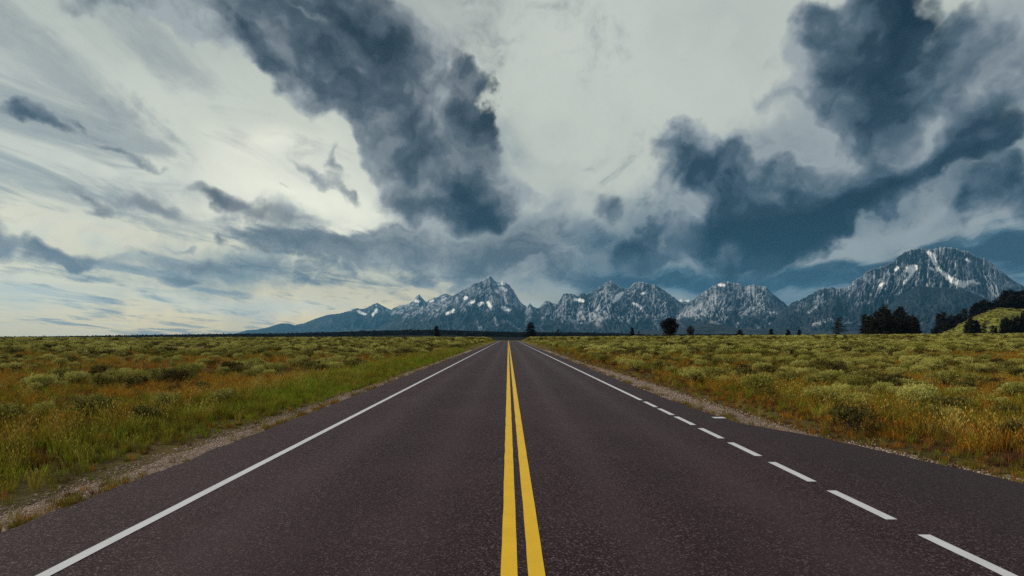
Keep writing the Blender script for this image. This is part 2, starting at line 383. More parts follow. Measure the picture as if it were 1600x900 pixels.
white = paint_mat("white_road_paint", (0.60, 0.60, 0.66, 1), 0.78)
def stripe(name, cx, wd, y0, y1, mat, slant=0.0):
    ys = np.unique(np.concatenate([[y0, y1], ry[(ry > y0) & (ry < y1)]]))
    wob = 0.006 * (fbm(ys / 0.5, ys * 0 + cx, 11, 3) - 0.5) * 2
    zz = rz(ys) + 0.0245
    top = np.stack([np.stack([cx - wd / 2 + wob, ys, zz], 1), np.stack([cx + wd / 2 + wob * 0.5, ys + slant, zz], 1)], 1).reshape(-1, 3)
    return tag(obj(name, mesh_np(name, top, grid_faces(len(ys), 2)), mat), kind='structure')
stripe("road_marking_centre", 0.010, 0.125, -12, 300, yellow)
stripe("road_marking_centre", 0.216, 0.125, -12, 300, yellow)
stripe("road_marking_edge", -3.46, 0.11, -12, 300, white)
dep = lambda py: F * CH / (py - VY)
stripe("road_marking_edge", 3.72, 0.11, dep(626.5), 300, white)
for a, c in [(628.9, 637.6), (639.8, 650), (652.6, 665.8), (671, 687), (693.6, 715), (724.6, 755.4), (769.6, 815.4), (839.5, 906), (960, 1120)]:
    stripe("road_marking_dash", 3.73, 0.112, dep(c), dep(a), white)
stripe("road_marking_stub", 4.62, 0.26, dep(655.2), dep(653.2), white)

# ================================================================== mountains
HZ = lambda px, py, D: ((VY - py) / F * D + CH)
def polydist(px, py, pts):
    """distance in photo pixels from points to a polyline with radii (x, y, r): returns <0 inside"""
    best = np.full(px.shape, 1e9)
    for (x0, y0, r0), (x1, y1, r1) in zip(pts[:-1], pts[1:]):
        dx, dy = x1 - x0, y1 - y0; L = dx * dx + dy * dy + 1e-9
        t = np.clip(((px - x0) * dx + (py - y0) * dy) / L, 0, 1)
        d = np.hypot(px - x0 - t * dx, py - y0 - t * dy) - (r0 + t * (r1 - r0))
        best = np.minimum(best, d)
    return best
def massif(name, sky_pts, D, foot, seed, snow=(), talus=(), tree=0.42, step=0.8, amp=0.30, jag=1.0, rows=150, speck=0.4, light=0.0):
    xs = np.array([p[0] for p in sky_pts], float); ys = np.array([p[1] for p in sky_pts], float)
    u = np.arange(xs[0], xs[-1] + step, step)
    top = np.interp(u, xs, ys)
    jg = (fbm(u / 3.1, u * 0 + seed, seed + 50, 4, 0.6) - 0.5) * 4.2 * jag * np.clip((VY - top) / 60, 0.15, 1)
    top = top + jg
    H = np.maximum(HZ(u, top, D), 2.0)
    nb = 26
    t = np.concatenate([np.linspace(0, 1, rows), 1 + np.linspace(0, 0.75, nb + 1)[1:]])
    U, T = np.meshgrid(u, t)
    Df = D * foot
    dist = np.where(T <= 1, Df + (D - Df) * T, D + (D - Df) * (T - 1) * 1.1)
    # horizontal drift makes the spurs run aslant
    wx = (fbm(U / 60, T * 2.0, seed, 4) - 0.5) * 70 * (1 - np.minimum(T, 1)) + (fbm(U / 16, T * 6, seed + 3, 3) - 0.5) * 14 * (1 - np.minimum(T, 1))
    Hs = np.interp((U + wx).ravel(), u, H).reshape(U.shape)
    Hm = Hs * (1 - T) + np.interp(U.ravel(), u, H).reshape(U.shape) * np.minimum(T, 1) if False else Hs
    wk = np.clip(T, 0, 1) ** 6
    Hc = np.interp(U.ravel(), u, H).reshape(U.shape)
    Hm = Hs * (1 - wk) + Hc * wk
    Tf = np.minimum(T, 1)
    g = Tf ** 1.25
    spur = ridged((U + wx * 0.6) / 34, Tf * 1.5 + 3, seed + 7, 6, 0.6)
    gully = ridged((U + wx * 1.8 + Tf * 26 * np.sign(np.sin(U / 23.0 + seed))) / 13, Tf * 5.0 + U / 40 + 1, seed + 13, 5, 0.62)
    crag = ridged((U + wx * 1.5) / 5.5 + Tf * 3, Tf * 13 - U / 14, seed + 19, 5, 0.65)
    env = (1 - Tf ** 5) * (0.15 + 0.85 * np.sin(np.clip(Tf, 0, 1) * pi) ** 0.6)
    Z = Hm * g * (1 + amp * (spur - 0.55) * env) + Hm * env * (0.10 * (gully - 0.5) + 0.075 * (crag - 0.5))
    back = T > 1
    Z = np.where(back, Hc * (1 - (T - 1) / 0.76) + Hc * 0.05 * (crag - 0.5) * sstep(1, 1.1, T), Z)
    Z = np.minimum(Z, np.where(back, 1e9, (Hc - CH) / D * dist * (1.0 - 0.004 * (1 - Tf)) + CH))
    Z = Z - 12 * (1 - sstep(0, 0.06, Tf)) - 12 * sstep(1.5, 1.75, T)
    s = (U - VX) / F
    Xw = s * dist; Yw = dist
    py = VY - (Z - CH) / dist * F
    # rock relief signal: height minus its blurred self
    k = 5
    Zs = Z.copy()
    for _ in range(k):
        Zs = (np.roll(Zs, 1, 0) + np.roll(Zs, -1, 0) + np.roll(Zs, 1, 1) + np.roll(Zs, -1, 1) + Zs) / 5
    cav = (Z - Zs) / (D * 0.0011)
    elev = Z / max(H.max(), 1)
    tn = tree + 0.22 * (fbm(U / 22, T * 5, seed + 70, 5, 0.6) - 0.5) * 2 + 0.05 * cav
    forest = 1 - sstep(-0.045, 0.045, elev - tn)
    sn = np.zeros_like(U)
    wob = (fbm(U / 2.2, py / 2.2, seed + 90, 4, 0.65) - 0.5) * 6.5
    for pl in snow:
        sn = np.maximum(sn, 1 - sstep(-0.2, 0.9, polydist(U, py, pl) + wob * 0.55 - 0.4))
    tal = np.zeros_like(U)
    for pl in talus:
        tal = np.maximum(tal, 1 - sstep(-1.5, 1.5, polydist(U, py, pl) + wob * 1.2))
    spk = fbm((U + py * 0.8) / 4.2, py / 2.4, seed + 33, 3, 0.6)
    sn = np.maximum(sn, speck * sstep(0.70, 0.78, spk) * sstep(0.45, 0.7, elev) * (cav < 0.2))
    rock = np.clip(0.5 + light + 0.45 * cav + 1.45 * (fbm(U / 4.2, T * 24, seed + 44, 4, 0.7) - 0.5) + 0.5 * (crag - 0.45) + 1.3 * (fbm(U / 30, T * 4, seed + 45, 3) - 0.5), 0, 1)  # crevice darkness put into the colour: hollows darker, ribs paler
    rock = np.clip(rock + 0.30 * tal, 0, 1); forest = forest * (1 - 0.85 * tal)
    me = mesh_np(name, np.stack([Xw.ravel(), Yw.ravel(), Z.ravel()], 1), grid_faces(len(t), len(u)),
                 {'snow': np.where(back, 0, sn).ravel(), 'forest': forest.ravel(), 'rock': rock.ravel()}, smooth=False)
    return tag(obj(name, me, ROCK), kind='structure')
def rock_mat():
    m, t, b = new_mat("mountain_rock", 0.9, 0.15)
    A = lambda n: t.node('ShaderNodeAttribute', attribute_name=n).outputs['Fac']
    P = t.node('ShaderNodeNewGeometry').outputs['Position']
    nz = t.noise(P, 0.012, 5, 0.7)
    r = t.math('ADD', A('rock'), t.math('MULTIPLY', t.math('SUBTRACT', nz, 0.5), 1.2))
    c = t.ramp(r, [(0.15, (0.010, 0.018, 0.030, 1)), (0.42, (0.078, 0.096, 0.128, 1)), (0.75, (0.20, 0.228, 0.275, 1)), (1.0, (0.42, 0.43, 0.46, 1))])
    fc = t.ramp(nz, [(0.3, (0.003, 0.009, 0.016, 1)), (0.7, (0.012, 0.024, 0.030, 1))])
    c = t.mix(t.math('MULTIPLY', A('forest'), 0.88), c, fc)
    c = t.mix(A('snow'), c, (0.92, 0.93, 0.94, 1))
    t.l.new(c, b.inputs['Base Color'])
    return m
ROCK = rock_mat()
far_left = [(355,523),(372,520),(385,516),(400,515),(418,511.5),(432,507),(441,505),(452,506),(460,508),(475,505),(490,499),(505,494),(515,491.5),(530,490),(545,486),(557,481),(566,483),(575,480),(583,475),(589.5,473),(598,478),(606,482),(611,484),(617,480),(624,477),(632,476.5),(638,475),(645,470),(651,463),(655,459.5),(660,466),(666,472),(672,468),(678,464.5),(683,465),(688,461),(694,458.5),(698,458.6),(706,462),(716,466),(735,480),(760,500),(790,516)]
grand = [(560,523),(590,512),(612,500),(632,488),(650,481),(668,478),(685,471),(702,465),(716,457),(728,450),(740,443),(752,439),(758,436),(762,433),(765.4,430),(769,435),(773,438),(777,441),(781,440.5),(787,439.6),(791,443),(796,446),(802,452),(807,462),(812,470),(820,477),(830,486),(842,497),(856,510),(872,523)]
middle = [(800,522),(812,505),(820,484),(828,474),(833,479),(840,481.5),(846,478),(850,471.5),(852,470),(857,470),(862,473.5),(870,475.5),(876,466),(880,459.5),(885,457.5),(890,458),(898,460),(903,463.5),(906,458),(912,456.5),(916,461),(928,454),(940,446),(948,441.5),(955,438.5),(961.6,444),(968,448),(975,449.5),(981,451.5),(985,448),(992,441.6),(1003,440),(1012,443),(1017,445.5),(1022,444),(1031,448),(1039,455),(1048,461),(1059,468.6),(1070,477),(1082,487),(1100,499),(1125,512),(1150,523)]
gap_ridge = [(1020,500),(1040,480),(1056,470),(1064,467.5),(1071,468.5),(1078,468),(1084,471),(1096,480),(1110,495)]
right_peak = [(1020,523),(1040,506),(1060,487),(1074,476),(1082,470),(1091,462),(1104.5,453),(1118,445),(1127,441.5),(1138,440.5),(1146,443),(1154,443),(1161,446),(1167.5,448),(1174,444.5),(1179,445),(1188,448),(1197,448),(1203.5,455),(1215,464),(1224,472),(1232,479),(1248,492),(1262,506),(1285,523)]
moran = [(1170,523),(1195,505),(1218,488),(1232,477.5),(1239.5,471.5),(1253,467.5),(1266.5,460),(1278,454),(1287.5,450),(1300,449),(1310,451),(1320,449.5),(1327.5,447.5),(1335,439),(1350,429),(1360,421),(1372,420),(1387,412.5),(1397.5,408),(1401,402.5),(1412.5,394),(1427.5,389),(1442,389),(1451,391),(1460,389.5),(1470,387),(1482.5,386),(1497.5,389),(1512,392.5),(1527.5,401),(1545,407.5),(1557.5,417.5),(1570,429),(1585,440),(1600,446),(1640,462),(1700,472),(1760,490),(1830,512),(1870,523)]
if STAGE in ("all", "mtn"):
    massif("mountain_far_range", far_left, 24500, 0.74, 11, jag=0.35, tree=0.52, speck=0.8,
           snow=[[(560,487,1.5),(570,491,1.2)],[(588,484,1.5),(583,492,1.2)],[(650,470,1.5),(655,471,1.2)],[(690,471,1.2),(697,467,1.3)],[(672,471,1.2),(676,470,1)]])
    massif("mountain_gap_ridge", gap_ridge, 21500, 0.86, 77, tree=0.2, jag=0.5, speck=1.0, snow=[[(1060,470,1.5),(1078,470,1.5)]])
    massif("mountain_grand_peak", grand, 18500, 0.70, 23, tree=0.36,
           snow=[[(779,444,1.5),(787,442,2.5)],[(782,450,2.4),(790,453,2)],[(776,454,2),(778,456,1.6)],[(785,480,1.5),(790,483,2.6),(796,484,1.8)],[(698,490,1.2),(708,486,2.4)],[(727,466,2),(729,465,1.5)],[(733,474,1.6),(740,471,1.2)],[(748,476,1.6),(754,473,1)],[(762,472,1),(766,478,2)]],
           talus=[[(672,491,1.5),(700,474,2),(722,462,1.5)],[(660,500,1),(690,490,2)],[(745,503,2),(752,515,2)],[(790,500,1.5),(812,515,1.5)],[(770,490,1),(776,506,2)]])
    massif("mountain_centre_peaks", middle, 17200, 0.70, 37, tree=0.24, amp=0.34,
           snow=[[(972,458,1.6),(966,463,3.4),(958,472,1.5)],[(898,468,1.5),(912,470,1.6)],[(1003,459,1.5),(1006,458,1)],[(990,474,1),(1002,481,1.6)]],
           talus=[[(885,506,2),(910,497,3)],[(932,502,2),(945,495,2.4)],[(926,478,1),(930,495,2)],[(996,478,2),(1012,492,3.5)],[(955,472,2),(950,490,2.5)],[(1020,500,2),(1030,512,3)]])
    massif("mountain_blunt_peak", right_peak, 15600, 0.70, 41, tree=0.30,
           snow=[[(1124,444.5,1.6),(1131,446,1.6)]],
           talus=[[(1105,510,2),(1136,497,3)],[(1160,480,1.5),(1159,500,2.5),(1150,510,2)],[(1085,500,2),(1100,490,2)],[(1195,500,2),(1215,512,2.5)],[(1175,505,1),(1190,514,2)]])
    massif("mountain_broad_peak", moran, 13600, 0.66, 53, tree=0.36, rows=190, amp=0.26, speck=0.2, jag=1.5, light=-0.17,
           snow=[[(1450,394,1.6),(1456,399,3.2),(1461,410,2.9),(1466,421,1.5)],[(1466,421,.6),(1474,427,1.6)],[(1474,427,2.2),(1482,434,3.8),(1494,441,4.2),(1506,445,4.4),(1512,442,3),(1521,439,1.2)],[(1417,421,.8),(1421,421,5),(1429,418,4),(1422,431,2.2)],[(1421,433,1.2),(1413,442,1.4)],[(1399,422,1),(1403,418,1.4)],[(1375,446,.9),(1382,442,1.8)],[(1510,405,.8),(1514,408,1.4)],[(1456,419,1),(1458,421,.8)],[(1524,442,.8),(1530,443,.8)]],
           talus=[[(1500,449,1.5),(1546,468,1.5)],[(1382,474,1),(1405,458,2.5),(1424,442,1.5)],[(1268,508,2),(1292,500,3)],[(1300,500,2),(1330,505,2)],[(1260,490,1),(1275,480,2)]])
    # dark wooded foothills standing in front of the peaks
    foot1 = [(960,524),(985,519),(1020,516),(1060,512),(1090,508),(1110,505),(1130,509),(1160,513),(1200,515),(1240,517),(1290,518),(1340,516),(1380,518),(1430,520),(1500,522),(1560,524)]
    foot2 = [(1330,522),(1365,494),(1390,476),(1415,458),(1428,449),(1436,446),(1450,448),(1470,449),(1490,450),(1505,452),(1530,462),(1560,474),(1600,486),(1660,500),(1740,520)]
    foot3 = [(560,524),(600,519),(660,513),(720,510),(780,512),(820,516),(870,522)]
    massif("mountain_wooded_shoulder", foot2, 10800, 0.72, 61, tree=2.0, amp=0.18, jag=0.5, speck=0.0, rows=110)
    massif("hill_wooded_bench", foot1, 8200, 0.75, 67, tree=2.0, amp=0.15, jag=0.3, speck=0.0, rows=50)

# ================================================================== leaf materials
def leaf_mat(name, stops, rough=0.75, trans=0.25, patch=None, wa=0.55, con=1.0):
    """colour runs over the per-vertex attribute rnd plus a per-plant random value"""
    m, t, b = new_mat(name, rough, 0.15)
    A = t.node('ShaderNodeAttribute', attribute_name='rnd').outputs['Fac']
    oi = t.node('ShaderNodeObjectInfo')
    v = t.math('MULTIPLY_ADD', t.math('ADD', t.math('MULTIPLY', A, wa), t.math('MULTIPLY', oi.outputs['Random'], 1 - wa)), con, 0.5 - con / 2)
    c = t.ramp(v, stops)
    if patch:
        n = t.noise(oi.outputs['Location'], patch[1], 3, 0.6)
        c = t.mix(t.smooth(n, patch[2], patch[3], 0.0, patch[4]), c, patch[0])
    t.l.new(c, b.inputs['Base Color'])
    if trans:
        tr = t.node('ShaderNodeBsdfTranslucent'); t.l.new(c, tr.inputs[0])
        mx = t.node('ShaderNodeMixShader'); mx.inputs[0].default_value = trans
        out = m.node_tree.nodes['Material Output']
        t.l.new(b.outputs[0], mx.inputs[1]); t.l.new(tr.outputs[0], mx.inputs[2]); t.l.new(mx.outputs[0], out.inputs['Surface'])
    return m
M_SAGE = leaf_mat("sagebrush_leaf", [(0.0, (0.035, 0.024, 0.012, 1)), (0.18, (0.09, 0.075, 0.022, 1)), (0.42, (0.22, 0.20, 0.045, 1)), (0.7, (0.40, 0.38, 0.095, 1)), (1.0, (0.60, 0.57, 0.19, 1))],
                  patch=((0.28, 0.27, 0.035, 1), 0.06, 0.50, 0.64, 0.45), wa=0.45, con=1.55)
M_STEM = leaf_mat("woody_stem", [(0.0, (0.045, 0.028, 0.022, 1)), (1.0, (0.12, 0.08, 0.055, 1))], trans=0)
M_GREEN = leaf_mat("green_grass", [(0.0, (0.06, 0.08, 0.010, 1)), (0.5, (0.18, 0.24, 0.015, 1)), (1.0, (0.36, 0.42, 0.03, 1))], trans=0.35)
M_OLIVE = leaf_mat("olive_grass", [(0.0, (0.05, 0.042, 0.007, 1)), (0.5, (0.16, 0.135, 0.014, 1)), (1.0, (0.36, 0.30, 0.035, 1))], trans=0.35)
M_ORANGE = leaf_mat("dry_orange_grass", [(0.0, (0.08, 0.026, 0.006, 1)), (0.5, (0.30, 0.125, 0.012, 1)), (1.0, (0.55, 0.28, 0.03, 1))], trans=0.3)
M_RUST = leaf_mat("rust_brown_weed", [(0.0, (0.045, 0.018, 0.012, 1)), (0.5, (0.11, 0.042, 0.018, 1)), (1.0, (0.22, 0.09, 0.03, 1))], trans=0.2)
M_STRAW = leaf_mat("straw_grass", [(0.0, (0.12, 0.08, 0.02, 1)), (0.5, (0.34, 0.24, 0.05, 1)), (1.0, (0.58, 0.45, 0.12, 1))], trans=0.3)
M_NEEDLE = leaf_mat("conifer_needles", [(0.0, (0.006, 0.005, 0.005, 1)), (0.6, (0.014, 0.012, 0.009, 1)), (1.0, (0.032, 0.027, 0.014, 1))], rough=0.85, trans=0.05)
M_BARK = leaf_mat("bark", [(0.0, (0.03, 0.02, 0.016, 1)), (1.0, (0.08, 0.055, 0.042, 1))], trans=0)

def leaf_quads(P, Dr, L, Wd, R, side=None):
    """P base points, Dr unit directions, lengths, widths, rnd -> pointed leaf (4 verts: base, two shoulders, tip)"""
    n = len(P)
    if side is None: side = R.normal(size=(n, 3))
    side = np.cross(Dr, side); side /= np.linalg.norm(side, axis=1)[:, None] + 1e-9
    mid = P + Dr * (L * 0.55)[:, None]
    V = np.stack([P, mid + side * (Wd / 2)[:, None], P + Dr * L[:, None], mid - side * (Wd / 2)[:, None]], 1)
    f = np.arange(n)[:, None] * 4 + np.arange(4)[None, :]
    return V.reshape(-1, 3), f
def tubes(segs, sides=5):
    """segs: list of (points(k,3), radii(k))"""
    VV, FF, o = [], [], 0
    for pts, rad in segs:
        pts = np.asarray(pts, float); k = len(pts)
        for i in range(k):
            d = pts[min(i + 1, k - 1)] - pts[max(i - 1, 0)]; d /= np.linalg.norm(d) + 1e-9
            a = np.cross(d, (0.3, 1, 0.1)); a /= np.linalg.norm(a) + 1e-9; b = np.cross(d, a)
            th = np.arange(sides) / sides * 2 * pi
            VV.append(pts[i] + rad[i] * (np.cos(th)[:, None] * a + np.sin(th)[:, None] * b))
        for i in range(k - 1):
            for j in range(sides):
                FF.append((o + i * sides + j, o + i * sides + (j + 1) % sides, o + (i + 1) * sides + (j + 1) % sides, o + (i + 1) * sides + j))
        o += k * sides
    return np.concatenate(VV), np.array(FF)
def sage_meshes(seed, nsprig, nleaf, ll, lw, r=0.55, h=0.62):
    R = np.random.default_rng(seed)
    nl = 8
    lc = np.stack([R.uniform(-.6, .6, nl) * r, R.uniform(-.6, .6, nl) * r, R.uniform(.36, .72, nl) * h], 1)
    lr = R.uniform(.30, .50, nl) * r
    k = R.integers(0, nl, nsprig)
    d = R.normal(size=(nsprig, 3)); d[:, 2] = np.abs(d[:, 2]) * 1.3 - 0.22; d /= np.linalg.norm(d, axis=1)[:, None]
    P = lc[k] + d * (lr[k] * R.uniform(.72, 1.02, nsprig))[:, None]
    P[:, 2] = np.maximum(P[:, 2] * 1.05, 0.04)
    up = d * 0.55 + np.array([0, 0, .85]); up += R.normal(size=up.shape) * .16; up /= np.linalg.norm(up, axis=1)[:, None]
    PP = np.repeat(P, nleaf, 0); tt = R.uniform(0, 1, len(PP)); sl_ = ll * 1.9
    PP = PP + np.repeat(up, nleaf, 0) * (tt * sl_)[:, None]
    dd = np.repeat(up, nleaf, 0) * 0.8 + R.normal(size=PP.shape) * 0.5; dd /= np.linalg.norm(dd, axis=1)[:, None]
    L = ll * R.uniform(.6, 1.25, len(PP)); Wd = lw * R.uniform(.7, 1.3, len(PP))
    V, Fc = leaf_quads(PP, dd, L, Wd, R)
    rn = np.repeat(np.clip(np.repeat(R.uniform(0, 1, nsprig), nleaf) * .5 + R.uniform(0, .5, len(PP)), 0, 1), 4)
    leaf = mesh_np("foliage", V, Fc, {'rnd': rn}); leaf.materials.append(M_SAGE)
    segs = []
    for i in range(34):
        e = P[R.integers(0, nsprig)] * np.array([.92, .92, .92]); m_ = e * np.array([.35, .35, .5]) + R.normal(size=3) * .03
        segs.append((np.array([[R.normal() * .03, R.normal() * .03, -.03], m_, e]), (.017, .011, .004)))
    sv_, sf = tubes(segs, 4)
    stem = mesh_np("stem", sv_, sf, {'rnd': R.uniform(0, 1, len(sv_))}); stem.materials.append(M_STEM)
    return leaf, stem
def grass_mesh(seed, n, h, rad, wd, mats, lean=0.28, head=0.0):
    R = np.random.default_rng(seed)
    a = R.uniform(0, 2 * pi, n); q = rad * np.sqrt(R.uniform(0, 1, n))
    P = np.stack([q * np.cos(a), q * np.sin(a), np.full(n, -.02)], 1)
    d = np.stack([np.cos(a), np.sin(a), np.zeros(n)], 1) * R.uniform(0, lean, n)[:, None] + R.normal(size=(n, 3)) * .08 + np.array([0, 0, 1])
    d /= np.linalg.norm(d, axis=1)[:, None]
    d2 = d + np.stack([np.cos(a), np.sin(a), np.full(n, -.2)], 1) * R.uniform(.05, .5, n)[:, None]; d2 /= np.linalg.norm(d2, axis=1)[:, None]
    L = h * R.uniform(.45, 1.1, n); side = R.normal(size=(n, 3)); side[:, 2] = 0; side /= np.linalg.norm(side, axis=1)[:, None]
    W_ = wd * R.uniform(.7, 1.3, n)
    m1 = P + d * (L * .55)[:, None]; tp = m1 + d2 * (L * .5)[:, None]
    V = np.stack([P - side * W_[:, None] * .4, P + side * W_[:, None] * .4, m1 + side * W_[:, None] * .5, m1 - side * W_[:, None] * .5, tp], 1).reshape(-1, 3)
    b_ = np.arange(n)[:, None] * 5
    q4 = b_ + np.array([[0, 1, 2, 3]]); t3 = b_ + np.array([[3, 2, 4]])
    rn = np.repeat(R.uniform(0, 1, n), 5)
    if head > 0:
        k = int(n * head); V2, F2 = leaf_quads(tp[:k], d2[:k], np.full(k, .07), np.full(k, .018), R)
        F2 = F2 + len(V); V = np.concatenate([V, V2]); rn = np.concatenate([rn, np.ones(len(V2))])
        me = mesh_np("grass_tuft", V, [q4, F2, t3], {'rnd': rn})
    else:
        me = mesh_np("grass_tuft", V, [q4, t3], {'rnd': rn})
    me.materials.append(mats)
    return me
def collection_of(name, meshes):
    c = bpy.data.collections.new(name)
    for i, m in enumerate(meshes):
        o = bpy.data.objects.new(f"{name}_{i:02d}", m); c.objects.link(o)
    return c
def scatter(name, P, rot, scl, idx, coll, mat=None):
    """ONE stuff object: uncountable plants or stones set on given points"""
    me = bpy.data.meshes.new(name); me.vertices.add(len(P)); me.vertices.foreach_set('co', np.asarray(P, np.float32).ravel())
    for k, v, ty, key in (('rot', rot, 'FLOAT_VECTOR', 'vector'), ('scl', scl, 'FLOAT_VECTOR', 'vector')):
        a = me.attributes.new(k, ty, 'POINT'); a.data.foreach_set(key, np.asarray(v, np.float32).ravel())
    a = me.attributes.new('idx', 'INT', 'POINT'); a.data.foreach_set('value', np.asarray(idx, np.int32))
    o = bpy.data.objects.new(name, me); COL.objects.link(o)
    g = bpy.data.node_groups.new(name, 'GeometryNodeTree')
    g.interface.new_socket('Geometry', in_out='INPUT', socket_type='NodeSocketGeometry')
    g.interface.new_socket('Geometry', in_out='OUTPUT', socket_type='NodeSocketGeometry')
    N = g.nodes; L = g.links
    gi = N.new('NodeGroupInput'); go = N.new('NodeGroupOutput'); ip = N.new('GeometryNodeInstanceOnPoints'); ci = N.new('GeometryNodeCollectionInfo')
    ci.inputs['Collection'].default_value = coll; ci.inputs['Separate Children'].default_value = True; ci.inputs['Reset Children'].default_value = True
    def att(nm, ty):
        n = N.new('GeometryNodeInputNamedAttribute'); n.data_type = ty; n.inputs[0].default_value = nm; return n.outputs[0]
    L.new(gi.outputs[0], ip.inputs['Points']); L.new(ci.outputs[0], ip.inputs['Instance']); ip.inputs['Pick Instance'].default_value = True
    L.new(att('idx', 'INT'), ip.inputs['Instance Index']); L.new(att('scl', 'FLOAT_VECTOR'), ip.inputs['Scale'])
    er = N.new('FunctionNodeEulerToRotation'); L.new(att('rot', 'FLOAT_VECTOR'), er.inputs[0]); L.new(er.outputs[0], ip.inputs['Rotation'])
    L.new(ip.outputs[0], go.inputs[0])
    md = o.modifiers.new("scatter", 'NODES'); md.node_group = g
    return tag(o, kind='stuff')
def wedge(n, y0, y1, power=1.0, pad=1.06, ys=3.0):
    """random points inside the camera's view between two depths, uniform over the ground for power 1"""
    u = rng.uniform(0, 1, n)
    e = 1 + power; y = (y0 ** e + (y1 ** e - y0 ** e) * u) ** (1 / e)
    x = rng.uniform(-1, 1, n) * (y * 0.90 * pad + ys)
    return x, y
def left_edge(y): return -4.64 + 0 * y
def beyond_gravel(x, y, extra=0.0):
    rr = np.where(y < 10.5, road_half_right(y) + 0.45, np.maximum(road_half_right(y) + 0.25, 5.75 - 0.6 * sstep(20, 45, y)))
    return np.where(x < 0, -x - (5.62 - 0.45 * sstep(9, 25, y)) - extra, x - rr - extra)

# ================================================================== sagebrush and grasses
if STAGE in ("all", "veg"):
    near_sage = [sage_meshes(100 + i, 330, 11, .075, .020, r=.56 + .05 * (i % 3), h=.62 + .05 * (i % 2)) for i in range(7)]
    far_sage = collection_of("sage_far", [sage_meshes(200 + i, 90, 7, .15, .052)[0] for i in range(5)])
    vfar_sage = collection_of("sage_very_far", [sage_meshes(300 + i, 40, 5, .26, .12)[0] for i in range(4)])
    # --- where the shrubs stand
    pts = []
    def density(x, y):
        n = fbm(x / 6.0 + 50, y / 8.0 + 50, 21, 4)
        edge = beyond_gravel(x, y)
        lo = np.where(x < 0, 1.6 + 1.3 * sstep(8, 20, y) + 1.2 * sstep(20, 40, y), 1.2 + 1.6 * sstep(18, 11, y) + 1.0 * fbm(x * 0 + 5, y / 5, 31, 2))
        return np.where(edge < lo, 0, sstep(0.45, 0.56, n) * 0.85 + 0.04)
    x, y = wedge(5200, 7.0, 62)
    keep = rng.uniform(0, 1, len(x)) < density(x, y) * 0.95
    x, y = x[keep], y[keep]
    sc = rng.uniform(.34, .80, len(x)) * np.where(rng.uniform(0, 1, len(x)) < .15, 1.25, 1)
    hand = [(6.75, 11.2, 1.05), (9.1, 10.2, .9), (9.6, 10.0, .6), (-9.4, 13.0, 1.15), (-7.6, 15.2, 1.0), (-8.5, 14.2, .95), (7.2, 22.5, 1.35), (8.3, 23.2, 1.25), (9.3, 22.6, 1.3), (6.9, 31, 1.3), (8.0, 29.5, 1.4), (6.7, 40, 1.3), (-10.2, 11.6, 1.05)]
    x = np.concatenate([[h[0] for h in hand], x]); y = np.concatenate([[h[1] for h in hand], y]); sc = np.concatenate([[h[2] * .7 for h in hand], sc])
    # thin out overlaps
    order = np.arange(len(x)); taken = []; cell = {}
    for i in order:
        cx, cy_ = int(x[i] // 1.5), int(y[i] // 1.5); ok = True
        for a_ in (-1, 0, 1):
            for b_ in (-1, 0, 1):
                for j in cell.get((cx + a_, cy_ + b_), ()):
                    if (x[i] - x[j]) ** 2 + (y[i] - y[j]) ** 2 < (0.42 * (sc[i] + sc[j])) ** 2: ok = False
        if ok: cell.setdefault((cx, cy_), []).append(i); taken.append(i)
    taken = np.array(taken); x, y, sc = x[taken], y[taken], sc[taken]
    inview = np.abs(x) < y * 0.885 + 0.3
    size = sc / y; size[~inview] = 0
    first = np.argsort(-size)[:285]
    fs = set(first.tolist())
    z = ground_z(x, y)
    def make_sage(i):
        leaf, stem = near_sage[i]
        e = bpy.data.objects.new("sagebrush", None); e.empty_display_size = 0.3; COL.objects.link(e)
        for nm, me_ in (("foliage", leaf), ("stem", stem)):
            c = bpy.data.objects.new(nm, me_); COL.objects.link(c); c.parent = e
        return e
    protos = [None] * len(near_sage)
    HL = {0: ("tufted sagebrush standing nearest the right pavement edge beside the last dashes", None)}
    for rank, i in enumerate(first):
        v = int(rng.integers(0, len(near_sage)))
        if protos[v] is None:
            protos[v] = make_sage(v); e = protos[v]
        else:
            e = protos[v].copy(); COL.objects.link(e)
            for ch in list(protos[v].children):
                c = ch.copy(); COL.objects.link(c); c.parent = e
        e.location = (x[i], y[i], z[i] - 0.02); e.rotation_euler = (0, 0, rng.uniform(0, 6.28))
        e.scale = (sc[i] * rng.uniform(.9, 1.15), sc[i] * rng.uniform(.9, 1.15), sc[i] * rng.uniform(.8, 1.05))
        sidew = "left" if x[i] < 0 else "right"
        if taken[i] in HL: lab = HL[int(taken[i])][0]; grp = None
        elif y[i] < 15: lab, grp = f"large grey green sagebrush near the viewer in the field {sidew} of the road", f"near sagebrush {sidew} of the road"
        elif y[i] < 24: lab, grp = f"grey green sagebrush at middle distance in the field {sidew} of the road", f"middle distance sagebrush {sidew} of the road"
        else: lab, grp = f"small looking grey green sagebrush further out in the field {sidew} of the road", f"further sagebrush {sidew} of the road"
        tag(e, lab, "shrub")
        if grp: e['group'] = grp
        elif 'group' in e: del e['group']
        if grp is None: tag(e, group=None)
    rest = np.array([i for i in range(len(x)) if i not in fs])
    near_coll = collection_of("sage_near", [a for a, b in near_sage])
    def scat_sage(name, xs, ys, ss, coll, nv, wide=1.0):
        n = len(xs); ro = np.zeros((n, 3)); ro[:, 2] = rng.uniform(0, 6.28, n)
        s3 = np.stack([ss * wide, ss * wide, ss * rng.uniform(.75, 1.05, n)], 1)
        return scatter(name, np.stack([xs, ys, ground_z(xs, ys) - .03], 1), ro, s3, rng.integers(0, nv, n), coll)
    scat_sage("sagebrush_cover_near", x[rest], y[rest], sc[rest], near_coll, len(near_sage))
    xf, yf = wedge(26000, 55, 190)
